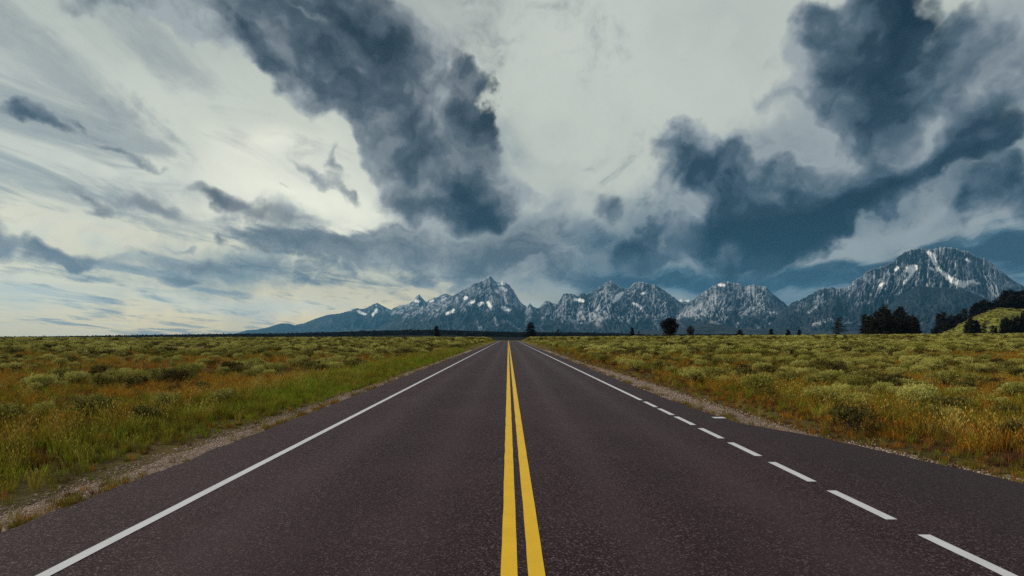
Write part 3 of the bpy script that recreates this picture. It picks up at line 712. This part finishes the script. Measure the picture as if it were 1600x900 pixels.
    dn = fbm(xf / 8 + 50, yf / 14 + 50, 22, 4); k = (beyond_gravel(xf, yf) > 2.8) & (rng.uniform(0, 1, len(xf)) < 0.05 + .75 * sstep(.44, .54, dn)); xf, yf = xf[k], yf[k]
    scat_sage("sagebrush_cover_middle", xf, yf, rng.uniform(.55, 1.1, len(xf)), far_sage, 5, 1.15)
    xf, yf = wedge(26000, 180, 470)
    dn = fbm(xf / 14 + 50, yf / 30 + 50, 23, 4); k = (beyond_gravel(xf, yf) > 4.0) & (rng.uniform(0, 1, len(xf)) < 0.04 + .45 * sstep(.44, .54, dn)); xf, yf = xf[k], yf[k]
    scat_sage("sagebrush_cover_far", xf, yf, rng.uniform(.8, 1.5, len(xf)), vfar_sage, 4, 1.25)

    # --- grasses
    gmesh = [grass_mesh(1, 46, .42, .13, .010, M_GREEN), grass_mesh(2, 46, .36, .15, .010, M_GREEN),
             grass_mesh(3, 40, .48, .13, .009, M_OLIVE, head=.4), grass_mesh(4, 40, .38, .16, .010, M_OLIVE),
             grass_mesh(5, 44, .40, .14, .010, M_ORANGE, head=.4), grass_mesh(6, 44, .32, .16, .011, M_ORANGE),
             grass_mesh(7, 60, .20, .18, .014, M_RUST, lean=.8), grass_mesh(8, 50, .26, .16, .012, M_RUST, lean=.6),
             grass_mesh(9, 30, .50, .12, .008, M_STRAW, head=.7), grass_mesh(10, 50, .12, .20, .010, M_OLIVE, lean=.9)]
    gc = collection_of("grass", gmesh)
    fgm = [grass_mesh(21, 16, .42, .35, .045, M_GREEN), grass_mesh(22, 16, .42, .35, .045, M_OLIVE), grass_mesh(23, 16, .38, .35, .05, M_ORANGE), grass_mesh(24, 16, .26, .4, .06, M_RUST, lean=.6), grass_mesh(25, 12, .45, .35, .04, M_STRAW)]
    fgc = collection_of("grass_far", fgm)
    def pick(xs, ys, table_left, table_right, table_field, patchscale):
        """probabilities of each kind by zone"""
        n = len(xs); e = beyond_gravel(xs, ys); pn = fbm(xs / patchscale + 9, ys / patchscale / 1.6 + 4, 41, 4)
        out = np.zeros(n, int); r = rng.uniform(0, 1, n)
        verge = e < np.where(xs < 0, 1.8 + 1.6 * sstep(8, 22, ys) + 1.0 * sstep(20, 45, ys), 2.2) + rng.normal(0, .35, n)
        for mask, tb in ((verge & (xs < 0), table_left), (verge & (xs >= 0), table_right), (~verge, table_field)):
            tb = np.asarray(tb, float)                       # two rows: patch low, patch high
            wgt = sstep(.42, .58, pn)[mask][:, None]
            pr = tb[0] * (1 - wgt) + tb[1] * wgt; pr /= pr.sum(1)[:, None]
            out[mask] = (r[mask][:, None] > np.cumsum(pr, 1)).sum(1)
        out = np.minimum(out, len(table_left[0]) - 1)
        if len(table_left[0]) == 10:
            sw = (out <= 1) & (ys < 16) & (rng.uniform(0, 1, n) < .55); out[sw] = rng.choice([2, 3, 3, 7], sw.sum())
        return out
    TL = [[7, 7, 2, 2, .3, .2, .3, .3, .8, 1.5], [2.5, 2.5, 4, 3, .8, .5, .6, .5, 1.2, 1]]
    TR = [[.9, .9, 1.5, 1.5, 1.8, 1.8, 4.2, 4.2, .5, 2], [.6, .6, 1.8, 1.6, 2.2, 2.2, 3.6, 3.2, 1.0, 1]]
    TF = [[.8, .8, 1.8, 2.0, 1.6, 1.4, 1.8, 1.8, .7, 1], [.1, .1, .6, .6, 4, 4, 2.4, 2.4, 1.4, .5]]
    def scat_grass(name, n, y0, y1, coll, tabs, ps, smin, smax, extra=0.0, pw=1.0, cond=None):
        xs, ys = wedge(n, y0, y1, pw); e = beyond_gravel(xs, ys)
        k = e > extra + rng.normal(0, .10, n)
        if cond is not None: k &= cond(xs, ys, e)
        xs, ys = xs[k], ys[k]; n = len(xs)
        ro = np.zeros((n, 3)); ro[:, 2] = rng.uniform(0, 6.28, n); ss = rng.uniform(smin, smax, n)
        eg = beyond_gravel(xs, ys); ss = ss * np.where(xs < 0, 0.35 + 0.55 * sstep(-.1, 2.0, eg), 0.28 + 0.72 * sstep(.1, 2.6, eg)) * (1 - .32 * sstep(3, 5, eg))
        scatter(name, np.stack([xs, ys, ground_z(xs, ys)], 1), ro, np.stack([ss] * 3, 1), pick(xs, ys, *tabs, ps), coll)
    scat_grass("grass_near", 24000, 5.0, 26, gc, (TL, TR, TF), 3.0, .6, 1.15, pw=0.75)
    scat_grass("grass_middle", 24000, 24, 80, gc, (TL, TR, TF), 5.0, .9, 1.5, pw=0.7)
    T5L = [[5, 2, .3, .3, .4], [4, 3, .6, .4, .6]]; T5R = [[2, 2, 2, 2, .5], [.6, 1.5, 4, 2, .8]]; T5F = [[2.2, 3, 1, .7, .8], [.5, 1.2, 4.5, 1.2, 1.2]]
    scat_grass("grass_far", 18000, 72, 300, fgc, (T5L, T5R, T5F), 16.0, .8, 1.3, pw=0.6, extra=.3)
    scat_grass("grass_verge", 9000, 5, 60, gc, (TL, TR, TF), 3.0, .5, .95, pw=0.3, cond=lambda a, b, e: e < 2.5)
    TG = [[8, 8, 1.2, 1.2, .1, .1, .1, .1, .3, .3], [7, 7, 2, 2, .2, .2, .2, .2, .4, .3]]
    scat_grass("grass_green_strip", 52000, 13, 75, gc, (TG, TG, TG), 5.0, .8, 1.15, pw=0.5, cond=lambda a, b, e: (a < 0) & (e > .25) & (e < 1.9 + 1.6 * sstep(14, 30, b) + 1.2 * (fbm(a * 0, b / 6, 12, 3) - .5)))
    # sparse weeds rooted in the gravel and along the pavement's edge
    n = 2300; sd = rng.uniform(0, 1, n) < .5; ys = 4 + 60 * rng.uniform(0, 1, n) ** 1.6
    xs = np.where(sd, -4.66 - np.abs(rng.normal(0, .22, n)), road_half_right(ys) + .03 + np.abs(rng.normal(0, .25, n)))
    cl = fbm(xs * 0 + 3, ys / 1.2, 61, 3); k = cl > .46; xs, ys = xs[k], ys[k]; n = len(xs); ro = np.zeros((n, 3)); ro[:, 2] = rng.uniform(0, 6.28, n)
    scatter("grass_edge", np.stack([xs, ys, ground_z(xs, ys)], 1), ro, np.stack([rng.uniform(.2, .42, n)] * 3, 1), rng.choice([2, 3, 5, 7, 9, 9], n), gc)

    # --- gravel shoulders
    def stone(seed):
        R = np.random.default_rng(seed); ph = (1 + 5 ** .5) / 2
        v = np.array([(-1, ph, 0), (1, ph, 0), (-1, -ph, 0), (1, -ph, 0), (0, -1, ph), (0, 1, ph), (0, -1, -ph), (0, 1, -ph), (ph, 0, -1), (ph, 0, 1), (-ph, 0, -1), (-ph, 0, 1)]) / 1.9
        f = np.array([(0, 11, 5), (0, 5, 1), (0, 1, 7), (0, 7, 10), (0, 10, 11), (1, 5, 9), (5, 11, 4), (11, 10, 2), (10, 7, 6), (7, 1, 8), (3, 9, 4), (3, 4, 2), (3, 2, 6), (3, 6, 8), (3, 8, 9), (4, 9, 5), (2, 4, 11), (6, 2, 10), (8, 6, 7), (9, 8, 1)])
        v = v * R.uniform(.7, 1.2, (12, 1)) * np.array([1, .8, .55])
        m_ = mesh_np("stone", v, f, {'rnd': R.uniform(0, 1, 12)}); m_.materials.append(M_STONE); return m_
    M_STONE = leaf_mat("gravel_stone", [(0.0, (0.08, 0.055, 0.047, 1)), (0.5, (0.29, 0.21, 0.18, 1)), (1.0, (0.58, 0.48, 0.42, 1))], rough=.9, trans=0)
    stc = collection_of("stones", [stone(i) for i in range(6)])
    n = 46000; sd = rng.uniform(0, 1, n) < .42; ys = 3.5 + 75 * rng.uniform(0, 1, n) ** 1.9
    wl = .70 - .38 * sstep(9, 25, ys); gl = -4.70 - rng.beta(1.6, 1.6, n) * (wl + .25)
    rr = road_half_right(ys); outer = np.where(ys < 10.3, rr + .60, np.maximum(rr + .30, 5.85 - .6 * sstep(20, 45, ys)))
    gr = rr - .04 + rng.beta(1.5, 1.6, n) * (outer - rr + .12)
    xs = np.where(sd, gl, gr)
    # a few stones thrown further out
    far_ = rng.uniform(0, 1, n) < .05; xs = np.where(far_, xs + np.sign(xs) * rng.exponential(.5, n), xs)
    ss = .0085 * np.minimum(np.exp(rng.normal(0, .38, n)), 2.2) * (1 + ys / 26)
    ro = rng.uniform(0, 6.28, (n, 3)) * np.array([.15, .15, 1])
    scatter("gravel", np.stack([xs, ys, ground_z(xs, ys) + ss * .25], 1), ro, np.stack([ss] * 3, 1), rng.integers(0, 6, n), stc)
    # gravel bed under the stones
    gb, tb_, bb = new_mat("gravel_bed", .95, .1)
    Pn = tb_.node('ShaderNodeNewGeometry').outputs['Position']
    vz = tb_.node('ShaderNodeTexVoronoi'); tb_.l.new(Pn, vz.inputs['Vector']); vz.inputs['Scale'].default_value = 48
    cc = tb_.ramp(tb_.sep(vz.outputs['Color'])[0], [(0, (.06, .038, .030, 1)), (.5, (.19, .13, .108, 1)), (1, (.38, .29, .25, 1))])
    cc = tb_.mix(tb_.smooth(tb_.noise(Pn, 3, 4, .6), .5, .68, 0, .7), cc, (.06, .042, .025, 1)); tb_.l.new(cc, bb.inputs['Base Color'])
    bp = tb_.node('ShaderNodeBump'); bp.inputs['Distance'].default_value = .02; tb_.l.new(vz.outputs['Distance'], bp.inputs['Height']); bp.invert = True; tb_.l.new(bp.outputs[0], bb.inputs['Normal'])
    yb = np.concatenate([np.arange(2, 40, .25), np.arange(40, 210, 4)])
    for side_ in (-1, 1):
        inn = np.where(side_ < 0, -4.55 + 0 * yb, road_half_right(yb) - .1)
        jt = .22 * (fbm(yb / .7, yb * 0 + side_, 71, 4) - .5) * 2
        out_ = (-4.66 - (.80 - .42 * sstep(9, 25, yb)) + jt * .7) if side_ < 0 else np.where(yb < 10.3, road_half_right(yb) + .52, np.maximum(road_half_right(yb) + .25, 5.85 - .7 * sstep(20, 45, yb))) + jt
        cols = []
        for q_ in (0, .25, .5, .75, 1):
            xx = inn + (out_ - inn) * q_; cols.append(np.stack([xx, yb, ground_z(xx, yb) + .008 - .02 * (q_ == 1)], 1))
        VV = np.stack(cols, 1).reshape(-1, 3); ff = grid_faces(len(yb), 5)
        if side_ < 0: ff = ff[:, ::-1].copy()
        tag(obj("gravel_shoulder", mesh_np("gravel_shoulder", VV, ff), gb), kind='structure')

# ================================================================== hill on the right
HILL_D = 820.0
hill_sky = [(1440,527),(1462,523),(1478,519),(1500,508),(1520,497.5),(1545,486.5),(1560,482.5),(1578,482),(1600,484.5),(1640,486),(1700,476),(1800,470),(1950,480),(2100,510),(2200,526)]
hs_x = np.array([p[0] for p in hill_sky], float); hs_y = np.array([p[1] for p in hill_sky], float)
hill2_sky = [(1490,524),(1510,505),(1522,498),(1540,490),(1560,484),(1580,478),(1600,476),(1650,470),(1750,455),(1900,460),(2100,500),(2200,526)]
h2x = np.array([p[0] for p in hill2_sky], float); h2y = np.array([p[1] for p in hill2_sky], float)
def hill_z(px, d):
    H1 = HZ(px, np.interp(px, hs_x, hs_y), HILL_D); H2 = HZ(px, np.interp(px, h2x, h2y), 1050.0)
    t1 = sstep(600, HILL_D, d) if True else 0
    z1 = -9.5 + (H1 + 9.5) * np.where(d < HILL_D, sstep(600, HILL_D, d) * .5 + .5 * np.clip((d - 600) / (HILL_D - 600), 0, 1), 1 - .35 * sstep(HILL_D, 960, d))
    z2 = -9.5 + (H2 + 9.5) * np.where(d < 1050, sstep(820, 1050, d), 1 - sstep(1050, 1500, d))
    return np.maximum(np.where(d > 1000, -12, z1), z2) if np.isscalar(d) else np.maximum(np.where(d > 1050, -12, z1), z2)
if STAGE in ("all", "trees"):
    pu = np.arange(1440, 2201, 4.0); dd = np.concatenate([np.arange(600, 1060, 6), np.arange(1060, 1510, 25)])
    U, Dm = np.meshgrid(pu, dd); Zh = hill_z(U, Dm); Xh = (U - VX) / F * Dm
    Zh = Zh + 1.4 * (fbm(Xh / 28, Dm / 40, 88, 4) - .5) * sstep(600, 660, Dm) * sstep(1440, 1480, U)
    hmn, th, bh = new_mat("hill_grass", .9, .1); Ph = th.node('ShaderNodeNewGeometry').outputs['Position']
    nn = th.noise(Ph, .05, 6, .65); nn2 = th.noise(Ph, .5, 4, .7)
    ch_ = th.ramp(th.math('MULTIPLY_ADD', th.math('SUBTRACT', nn2, .5), .5, nn), [(.36, (.03, .03, .012, 1)), (.47, (.10, .10, .022, 1)), (.58, (.20, .205, .03, 1)), (.72, (.28, .26, .06, 1))])
    th.l.new(ch_, bh.inputs['Base Color'])
    tag(obj("hill", mesh_np("hill", np.stack([Xh.ravel(), Dm.ravel(), Zh.ravel()], 1), grid_faces(len(dd), len(pu)), smooth=True), hmn), kind='structure')

if STAGE == "all":
    n = 1500; hp = rng.uniform(1475, 1640, n); hd = rng.uniform(640, 850, n); hzv = hill_z(hp, hd); hx = (hp - VX) / F * hd
    k = fbm(hx / 22, hd / 40, 99, 3) > .44; hx, hd, hzv = hx[k], hd[k], hzv[k]; n = len(hx); ro = np.zeros((n, 3)); ro[:, 2] = rng.uniform(0, 6.28, n); ss = rng.uniform(1.2, 2.8, n)
    scatter("hill_scrub", np.stack([hx, hd, hzv - .6], 1), ro, np.stack([ss, ss, ss * .8], 1), rng.integers(0, 4, n), vfar_sage)

# ================================================================== trees
def conifer(seed, ratio=0.36, bare=0.08, nb=70, droop=.25, fan=16, rag=0.35, crownpow=0.9, leaf=.055):
    """unit height spruce or pine: crown mesh + trunk mesh"""
    R = np.random.default_rng(seed); LP, LD, LL, LW = [], [], [], []; segs = []
    bend = R.normal(size=2) * .015
    for i in range(nb):
        q = (i + R.uniform(0, 1)) / nb; zb = bare + (0.985 - bare) * q ** 0.92
        rad = ratio / 2 * ((1 - q) ** crownpow) * (1 + R.normal() * rag * .6) * (0.55 + .45 * min(1, q * 6 + .3)) + .012
        a = R.uniform(0, 2 * pi); d = np.array([math.cos(a), math.sin(a), 0])
        base = np.array([bend[0] * zb, bend[1] * zb, zb]); tip = base + d * rad + np.array([0, 0, -droop * rad + .05 * (q > .7)])
        if rad > .03: segs.append((np.array([base, tip * .92 + base * .08]), (.0045, .0015)))
        k = max(4, int(fan * (rad / (ratio / 2)) ** .8) + 3)
        for j in range(k):
            s_ = R.uniform(.12, 1.0); p = base + (tip - base) * s_ + R.normal(size=3) * np.array([.5, .5, .35]) * .07 * ratio * 1.6
            v = d * .7 + np.array([-d[1], d[0], 0]) * R.normal() * .8 + np.array([0, 0, R.normal() * .35 - .05]); v /= np.linalg.norm(v)
            LP.append(p); LD.append(v); LL.append(leaf * R.uniform(.7, 1.4)); LW.append(leaf * .45 * R.uniform(.7, 1.3))
    for _ in range(14):
        zt = R.uniform(.93, 1.0); LP.append([bend[0], bend[1], zt - .02]); LD.append([R.normal() * .25, R.normal() * .25, 1]); LL.append(leaf * .8); LW.append(leaf * .35)
    LD = np.array(LD); LD /= np.linalg.norm(LD, axis=1)[:, None]
    V, Fc = leaf_quads(np.array(LP), LD, np.array(LL), np.array(LW), R)
    crown = mesh_np("crown", V, Fc, {'rnd': np.repeat(R.uniform(0, 1, len(LP)), 4)}); crown.materials.append(M_NEEDLE)
    segs.append((np.array([[0, 0, -.02], [bend[0] * .4, bend[1] * .4, .4], [bend[0], bend[1], .97]]), (.020, .013, .002)))
    tv, tf = tubes(segs, 5); trunk = mesh_np("trunk", tv, tf, {'rnd': R.uniform(0, 1, len(tv))}); trunk.materials.append(M_BARK)
    return crown, trunk
def round_tree(seed, ratio=.80, bare=.16, nl=16, leaves=3000, leaf=.036, oval=.48):
    """unit height broad crowned tree with open forks"""
    R = np.random.default_rng(seed); segs = [(np.array([[0, 0, -.02], [.005, 0, bare], [.0, .005, .45]]), (.026, .021, .013))]
    cen = []; 
    for i in range(nl * 3):
        d = R.normal(size=3); d /= np.linalg.norm(d); rr_ = R.uniform(.45, .82)
        c = np.array([d[0] * ratio / 2 * rr_, d[1] * ratio / 2 * rr_, (bare + 1) / 2 + d[2] * (1 - bare) / 2 * rr_]); cen.append(c)
        if i < nl * 2:
            b0 = np.array([0, 0, R.uniform(bare, .5)]); segs.append((np.array([b0, (b0 + c) / 2 + [0, 0, .02], c]), (.008, .005, .002)))
    cen = np.array(cen); k = R.integers(0, len(cen), leaves); rad = R.uniform(.07, .13, len(cen))
    d = R.normal(size=(leaves, 3)); d /= np.linalg.norm(d, axis=1)[:, None]
    P = cen[k] + d * (rad[k] * R.uniform(.3, 1.0, leaves))[:, None]
    v = d + R.normal(size=d.shape) * .6; v /= np.linalg.norm(v, axis=1)[:, None]
    V, Fc = leaf_quads(P, v, leaf * R.uniform(.6, 1.3, leaves), leaf * .6 * R.uniform(.7, 1.2, leaves), R)
    crown = mesh_np("crown", V, Fc, {'rnd': np.repeat(R.uniform(0, 1, leaves), 4)}); crown.materials.append(M_NEEDLE)
    tv, tf = tubes(segs, 5); trunk = mesh_np("trunk", tv, tf, {'rnd': R.uniform(0, 1, len(tv))}); trunk.materials.append(M_BARK)
    return crown, trunk
if STAGE in ("all", "trees"):
    CON = [conifer(i, ratio=(.34, .42, .50, .38)[i % 4], rag=.4, nb=84, fan=24) for i in range(6)]
    OPEN = [conifer(30 + i, ratio=.56, rag=.55, nb=60, droop=.1, fan=26, crownpow=.75, bare=.14) for i in range(2)]
    DENSE = [conifer(50 + i, ratio=(.50, .6, .46)[i], rag=.35, nb=110, fan=30, crownpow=.66, bare=.04, leaf=.07) for i in range(3)]
    RND = [round_tree(70, ratio=.84, bare=.13, nl=30, leaves=9000, leaf=.04), round_tree(71, ratio=.62, bare=.12, leaves=5000), round_tree(72, ratio=.95, bare=.05, leaves=2200)]
    done = {}
    def tree(name, kind, px, top, D, base_z=None, width=None, label="", group=None, cat="tree"):
        X_ = (px - VX) / F * D
        if base_z is None: base_z = float(ground_z(np.array([X_]), np.array([D]))[0])
        h = HZ(px, top, D) - base_z
        key = kind; lib = {'c': CON, 'o': OPEN, 'd': DENSE, 'r': RND}[kind[0]][int(kind[1:])]
        if (name, key) in done:
            e = done[(name, key)].copy(); COL.objects.link(e)
            for ch in list(done[(name, key)].children):
                c = ch.copy(); COL.objects.link(c); c.parent = e
            if 'group' in e: del e['group']
        else:
            e = bpy.data.objects.new(name, None); COL.objects.link(e); done[(name, key)] = e
            for nm, me_ in zip(("crown", "trunk"), lib):
                c = bpy.data.objects.new(nm, me_); COL.objects.link(c); c.parent = e
        wd = (width or 1.0)
        e.location = (X_, D, base_z); e.scale = (h * wd, h * wd, h); e.rotation_euler = (0, 0, rng.uniform(0, 6.28))
        return tag(e, label, cat, group)
    T = tree
    # single trees along the far edge of the prairie, left to right
    T("conifer", 'd0', 682, 509.5, 640, label="dark conifer rising above the forest strip left of the road's end", cat="tree")
    T("conifer", 'd1', 829, 504.5, 660, width=1.15, label="dark bushy conifer just right of where the road ends")
    T("conifer", 'o0', 872, 514.5, 900, width=.8, label="tiny thin conifer right of the bushy one by the road's end")
    T("conifer", 'd2', 987.5, 512, 560, width=.9, label="dark narrow conifer left of the big round tree")
    T("conifer", 'c0', 998, 517.5, 620, label="tiny conifer between the narrow one and the big round tree")
    T("round_tree", 'r0', 1046.5, 494.0, 262, width=1.0, label="large round crowned dark tree with its bare trunk in the field", cat="tree")
    T("round_tree", 'r1', 1079, 507, 520, width=.9, label="slender oval dark tree just right of the big round tree")
    T("conifer", 'd1', 1156, 515.5, 600, width=1.5, label="low broad dark tree midway between the round tree and the lone pine")
    T("conifer", 'd0', 1205, 514, 600, width=1.1, label="low dark conifer right of the low broad tree")
    T("conifer", 'd2', 1231, 515.5, 620, width=1.3, label="low dark conifer left of the pair by the lone pine")
    T("conifer", 'd0', 1249, 515.5, 620, width=1.0, label="low pointed conifer nearest the left of the lone pine")
    T("open_pine", 'o1', 1311, 496.5, 430, width=1.15, label="lone ragged pine with open branches left of the dark grove")
    # the dark grove in front of the broad peak
    grove = [(1351, 491, 'c0', 1.2, 470), (1359, 494, 'd0', 1.1, 480), (1368, 487, 'c2', 1.0, 490), (1376, 482, 'd2', 1.1, 495), (1382, 477, 'c1', 1.05, 505), (1387, 484, 'd1', .9, 480), (1393, 494, 'd0', 1.2, 470),
             (1400, 487, 'c3', 1.0, 490), (1406, 480.5, 'd0', .95, 500), (1412, 486, 'c2', 1.1, 485), (1419, 494, 'd1', 1.0, 475), (1426, 492, 'c1', 1.0, 490), (1431, 496, 'd2', 1.0, 470), (1436, 512, 'c4', 1.2, 460),
             (1365, 499, 'd1', 1.2, 455), (1379, 498, 'd2', 1.3, 452), (1396, 500, 'd1', 1.3, 450), (1411, 500, 'd0', 1.3, 452), (1423, 503, 'd2', 1.2, 450), (1371, 496, 'd0', 1.3, 460), (1388, 497, 'd0', 1.3, 458), (1404, 497, 'd2', 1.3, 458)]
    for px, top, kd, wd, D in grove:
        T("spruce", kd, px, top, D, width=wd, label="dark spruce crowded into the grove below the broad peak", group="spruces in the dark grove")
    for px, top, kd, wd, D in [(1456, 514, 'c4', 1.2, 560), (1462, 510, 'd1', .9, 560), (1468, 491, 'd2', .8, 600), (1474, 489, 'd0', .8, 605), (1482, 496, 'd1', .75, 600), (1487, 492, 'c1', 1.0, 610), (1493, 493, 'd2', .8, 600), (1500, 491, 'd1', .7, 605), (1505, 483, 'c3', 1.1, 610), (1510, 493, 'd0', .6, 600), (1478, 502, 'd1', 1.1, 590), (1496, 502, 'd0', 1.1, 590)]:
        T("spruce", kd, px, top, D + 270, width=wd * .9, base_z=-4.0, label="dark spruce in the clump at the left foot of the green hill", group="spruces at the foot of the hill")
    for px, top, kd, wd in [(1511, 503, 'd1', .9), (1517, 497, 'd0', 1.0), (1524, 501, 'd2', 1.0), (1528, 504, 'd1', .9), (1537, 506, 'c1', 1.3), (1551, 508, 'c2', 1.3), (1556, 512, 'd0', .8), (1567, 500, 'd0', .9), (1572, 496.5, 'd2', .9), (1579, 500, 'd1', .8), (1587, 497, 'd2', .9), (1592, 493, 'c3', 1.2), (1599, 489, 'd0', .8), (1606, 492, 'd1', .9)]:
        T("spruce", kd, px, top, 585, width=wd * .78, base_z=-2.5, label="dark spruce in the row along the base of the green hill", group="spruces in front of the hill")
    hilltop = [(1521, 480, 'd0'), (1526, 474, 'd2'), (1532, 472, 'c1'), (1537, 469, 'd1'), (1543, 473, 'd0'), (1549, 473, 'd2'), (1556, 470, 'd1'), (1562, 464, 'c2'), (1568, 461, 'd0'), (1574, 455, 'd2'), (1580, 453.5, 'c0'), (1586, 457, 'd0'), (1592, 456, 'd1'), (1598, 454, 'd2'), (1604, 452, 'c3')]
    for px, top, kd in hilltop:
        D = 960.0; zb = float(hill_z(np.array([float(px)]), np.array([D]))[0]) - 1.5
        T("spruce", kd, px, top, D, width=1.15, base_z=zb, label="dark spruce on the crest behind the green hill", group="spruces along the hill crest")
    for px, top, kd in [(1528, 484, 'd1'), (1540, 480, 'd1'), (1550, 480, 'd0'), (1560, 474, 'd1'), (1570, 470, 'd1'), (1578, 466, 'd0'), (1588, 466, 'd1'), (1596, 464, 'd1'), (1534, 482, 'd0'), (1583, 462, 'd0'), (1603, 462, 'd2')]:
        D = 900.0; zb = float(hill_z(np.array([float(px)]), np.array([D]))[0]) - 1.0
        T("spruce", kd, px, top, D, width=1.3, base_z=zb, label="dark spruce on the crest behind the green hill", group="spruces along the hill crest")
    # --- the distant forest strip reads as one mass
    R = np.random.default_rng(5)
    def strip_top(px):
        return np.interp(px, [-60, 0, 100, 200, 300, 450, 600, 640, 700, 740, 800, 850, 900, 960, 1020, 1080, 1150, 1280, 1340, 1500, 1660], [526, 526, 525, 523.6, 522.2, 520.6, 516.4, 515.4, 515.6, 517.3, 518.8, 519, 519.4, 520.6, 523, 522, 522.6, 524.5, 524.5, 524, 524])
    prim_c = []
    for i in range(4):
        Rr = np.random.default_rng(900 + i); P_ = []; D_ = []; L_ = []; W_ = []
        for q in range(34):
            hq = Rr.uniform(.02, 1); a = Rr.uniform(0, 6.28); rq = .24 * (1 - hq) ** .8 * Rr.uniform(.3, 1)
            P_.append([rq * math.cos(a), rq * math.sin(a), hq * .9]); D_.append([math.cos(a) * .5, math.sin(a) * .5, Rr.normal() * .5 + .35]); L_.append(.20); W_.append(.15)
        D_ = np.array(D_); D_ /= np.linalg.norm(D_, axis=1)[:, None]
        V_, F_ = leaf_quads(np.array(P_), D_, np.array(L_), np.array(W_), Rr)
        m_ = mesh_np("far_tree", V_, F_, {'rnd': np.repeat(Rr.uniform(0, 1, len(P_)), 4)}); m_.materials.append(M_NEEDLE); prim_c.append(m_)
    fcoll = collection_of("far_tree", prim_c)
    n = 9500; px = R.uniform(-70, 1680, n); D = R.uniform(1900, 3000, n); Xf = (px - VX) / F * D
    top = strip_top(px) + np.abs(R.normal(0, .7, n)) + (R.uniform(0, 1, n) < .05) * -1.1
    hgt = (VY - top) / F * D + CH + 9.0; hgt = np.clip(hgt, 7, 60)
    # ground swells under the forest so that the trees keep a natural height
    zb = -9.0 + np.maximum(hgt - R.uniform(16, 24, n), 0)
    ht_ = hgt - (zb + 9.0)
    D2 = D
    ro = np.zeros((n, 3)); ro[:, 2] = R.uniform(0, 6.28, n); wd = ht_ * R.uniform(1.0, 1.7, n)
    scatter("distant_forest", np.stack([Xf, D2, zb], 1), ro, np.stack([wd, wd, ht_], 1), R.integers(0, 4, n), fcoll)
    # the low wooded rise that carries it
    pu = np.arange(-90, 1701, 6.0); dd = np.linspace(1500, 3400, 30); U, Dm = np.meshgrid(pu, dd)
    Hr = (VY - strip_top(U)) / F * Dm + CH - 17
    Hr = np.maximum(Hr, -9.3); env = sstep(1500, 1950, Dm) * (1 - sstep(3000, 3400, Dm))
    Zr = -9.4 + (Hr + 9.2) * env * sstep(-90, -30, U) * sstep(1700, 1640, U)
    hm2, t2, b2 = new_mat("forest_floor", .95, .05); b2.inputs['Base Color'].default_value = (.012, .012, .009, 1)
    tag(obj("hill_forest_rise", mesh_np("hill_forest_rise", np.stack([((U - VX) / F * Dm).ravel(), Dm.ravel(), Zr.ravel()], 1), grid_faces(len(dd), len(pu)), smooth=True), hm2), kind='structure')

# ================================================================== haze
hz = bpy.data.meshes.new("haze")
bx = [(-30500, -6500, -24), (30500, -6500, -24), (30500, 32000, -24), (-30500, 32000, -24), (-30500, -6500, 2700), (30500, -6500, 2700), (30500, 32000, 2700), (-30500, 32000, 2700)]
hz.from_pydata(bx, [], [(0, 3, 2, 1), (4, 5, 6, 7), (0, 1, 5, 4), (1, 2, 6, 5), (2, 3, 7, 6), (3, 0, 4, 7)])
hm = bpy.data.materials.new("haze_air"); hm.use_nodes = True; hm.node_tree.nodes.clear()
ht = NT(hm.node_tree); pv = ht.node('ShaderNodeVolumePrincipled')
pv.inputs['Color'].default_value = (0.13, 0.48, 0.88, 1); pv.inputs['Density'].default_value = 2.4e-5; pv.inputs['Anisotropy'].default_value = 0.3
mo = ht.node('ShaderNodeOutputMaterial'); ht.l.new(pv.outputs[0], mo.inputs['Volume'])
tag(obj("haze", hz, hm), kind='stuff')
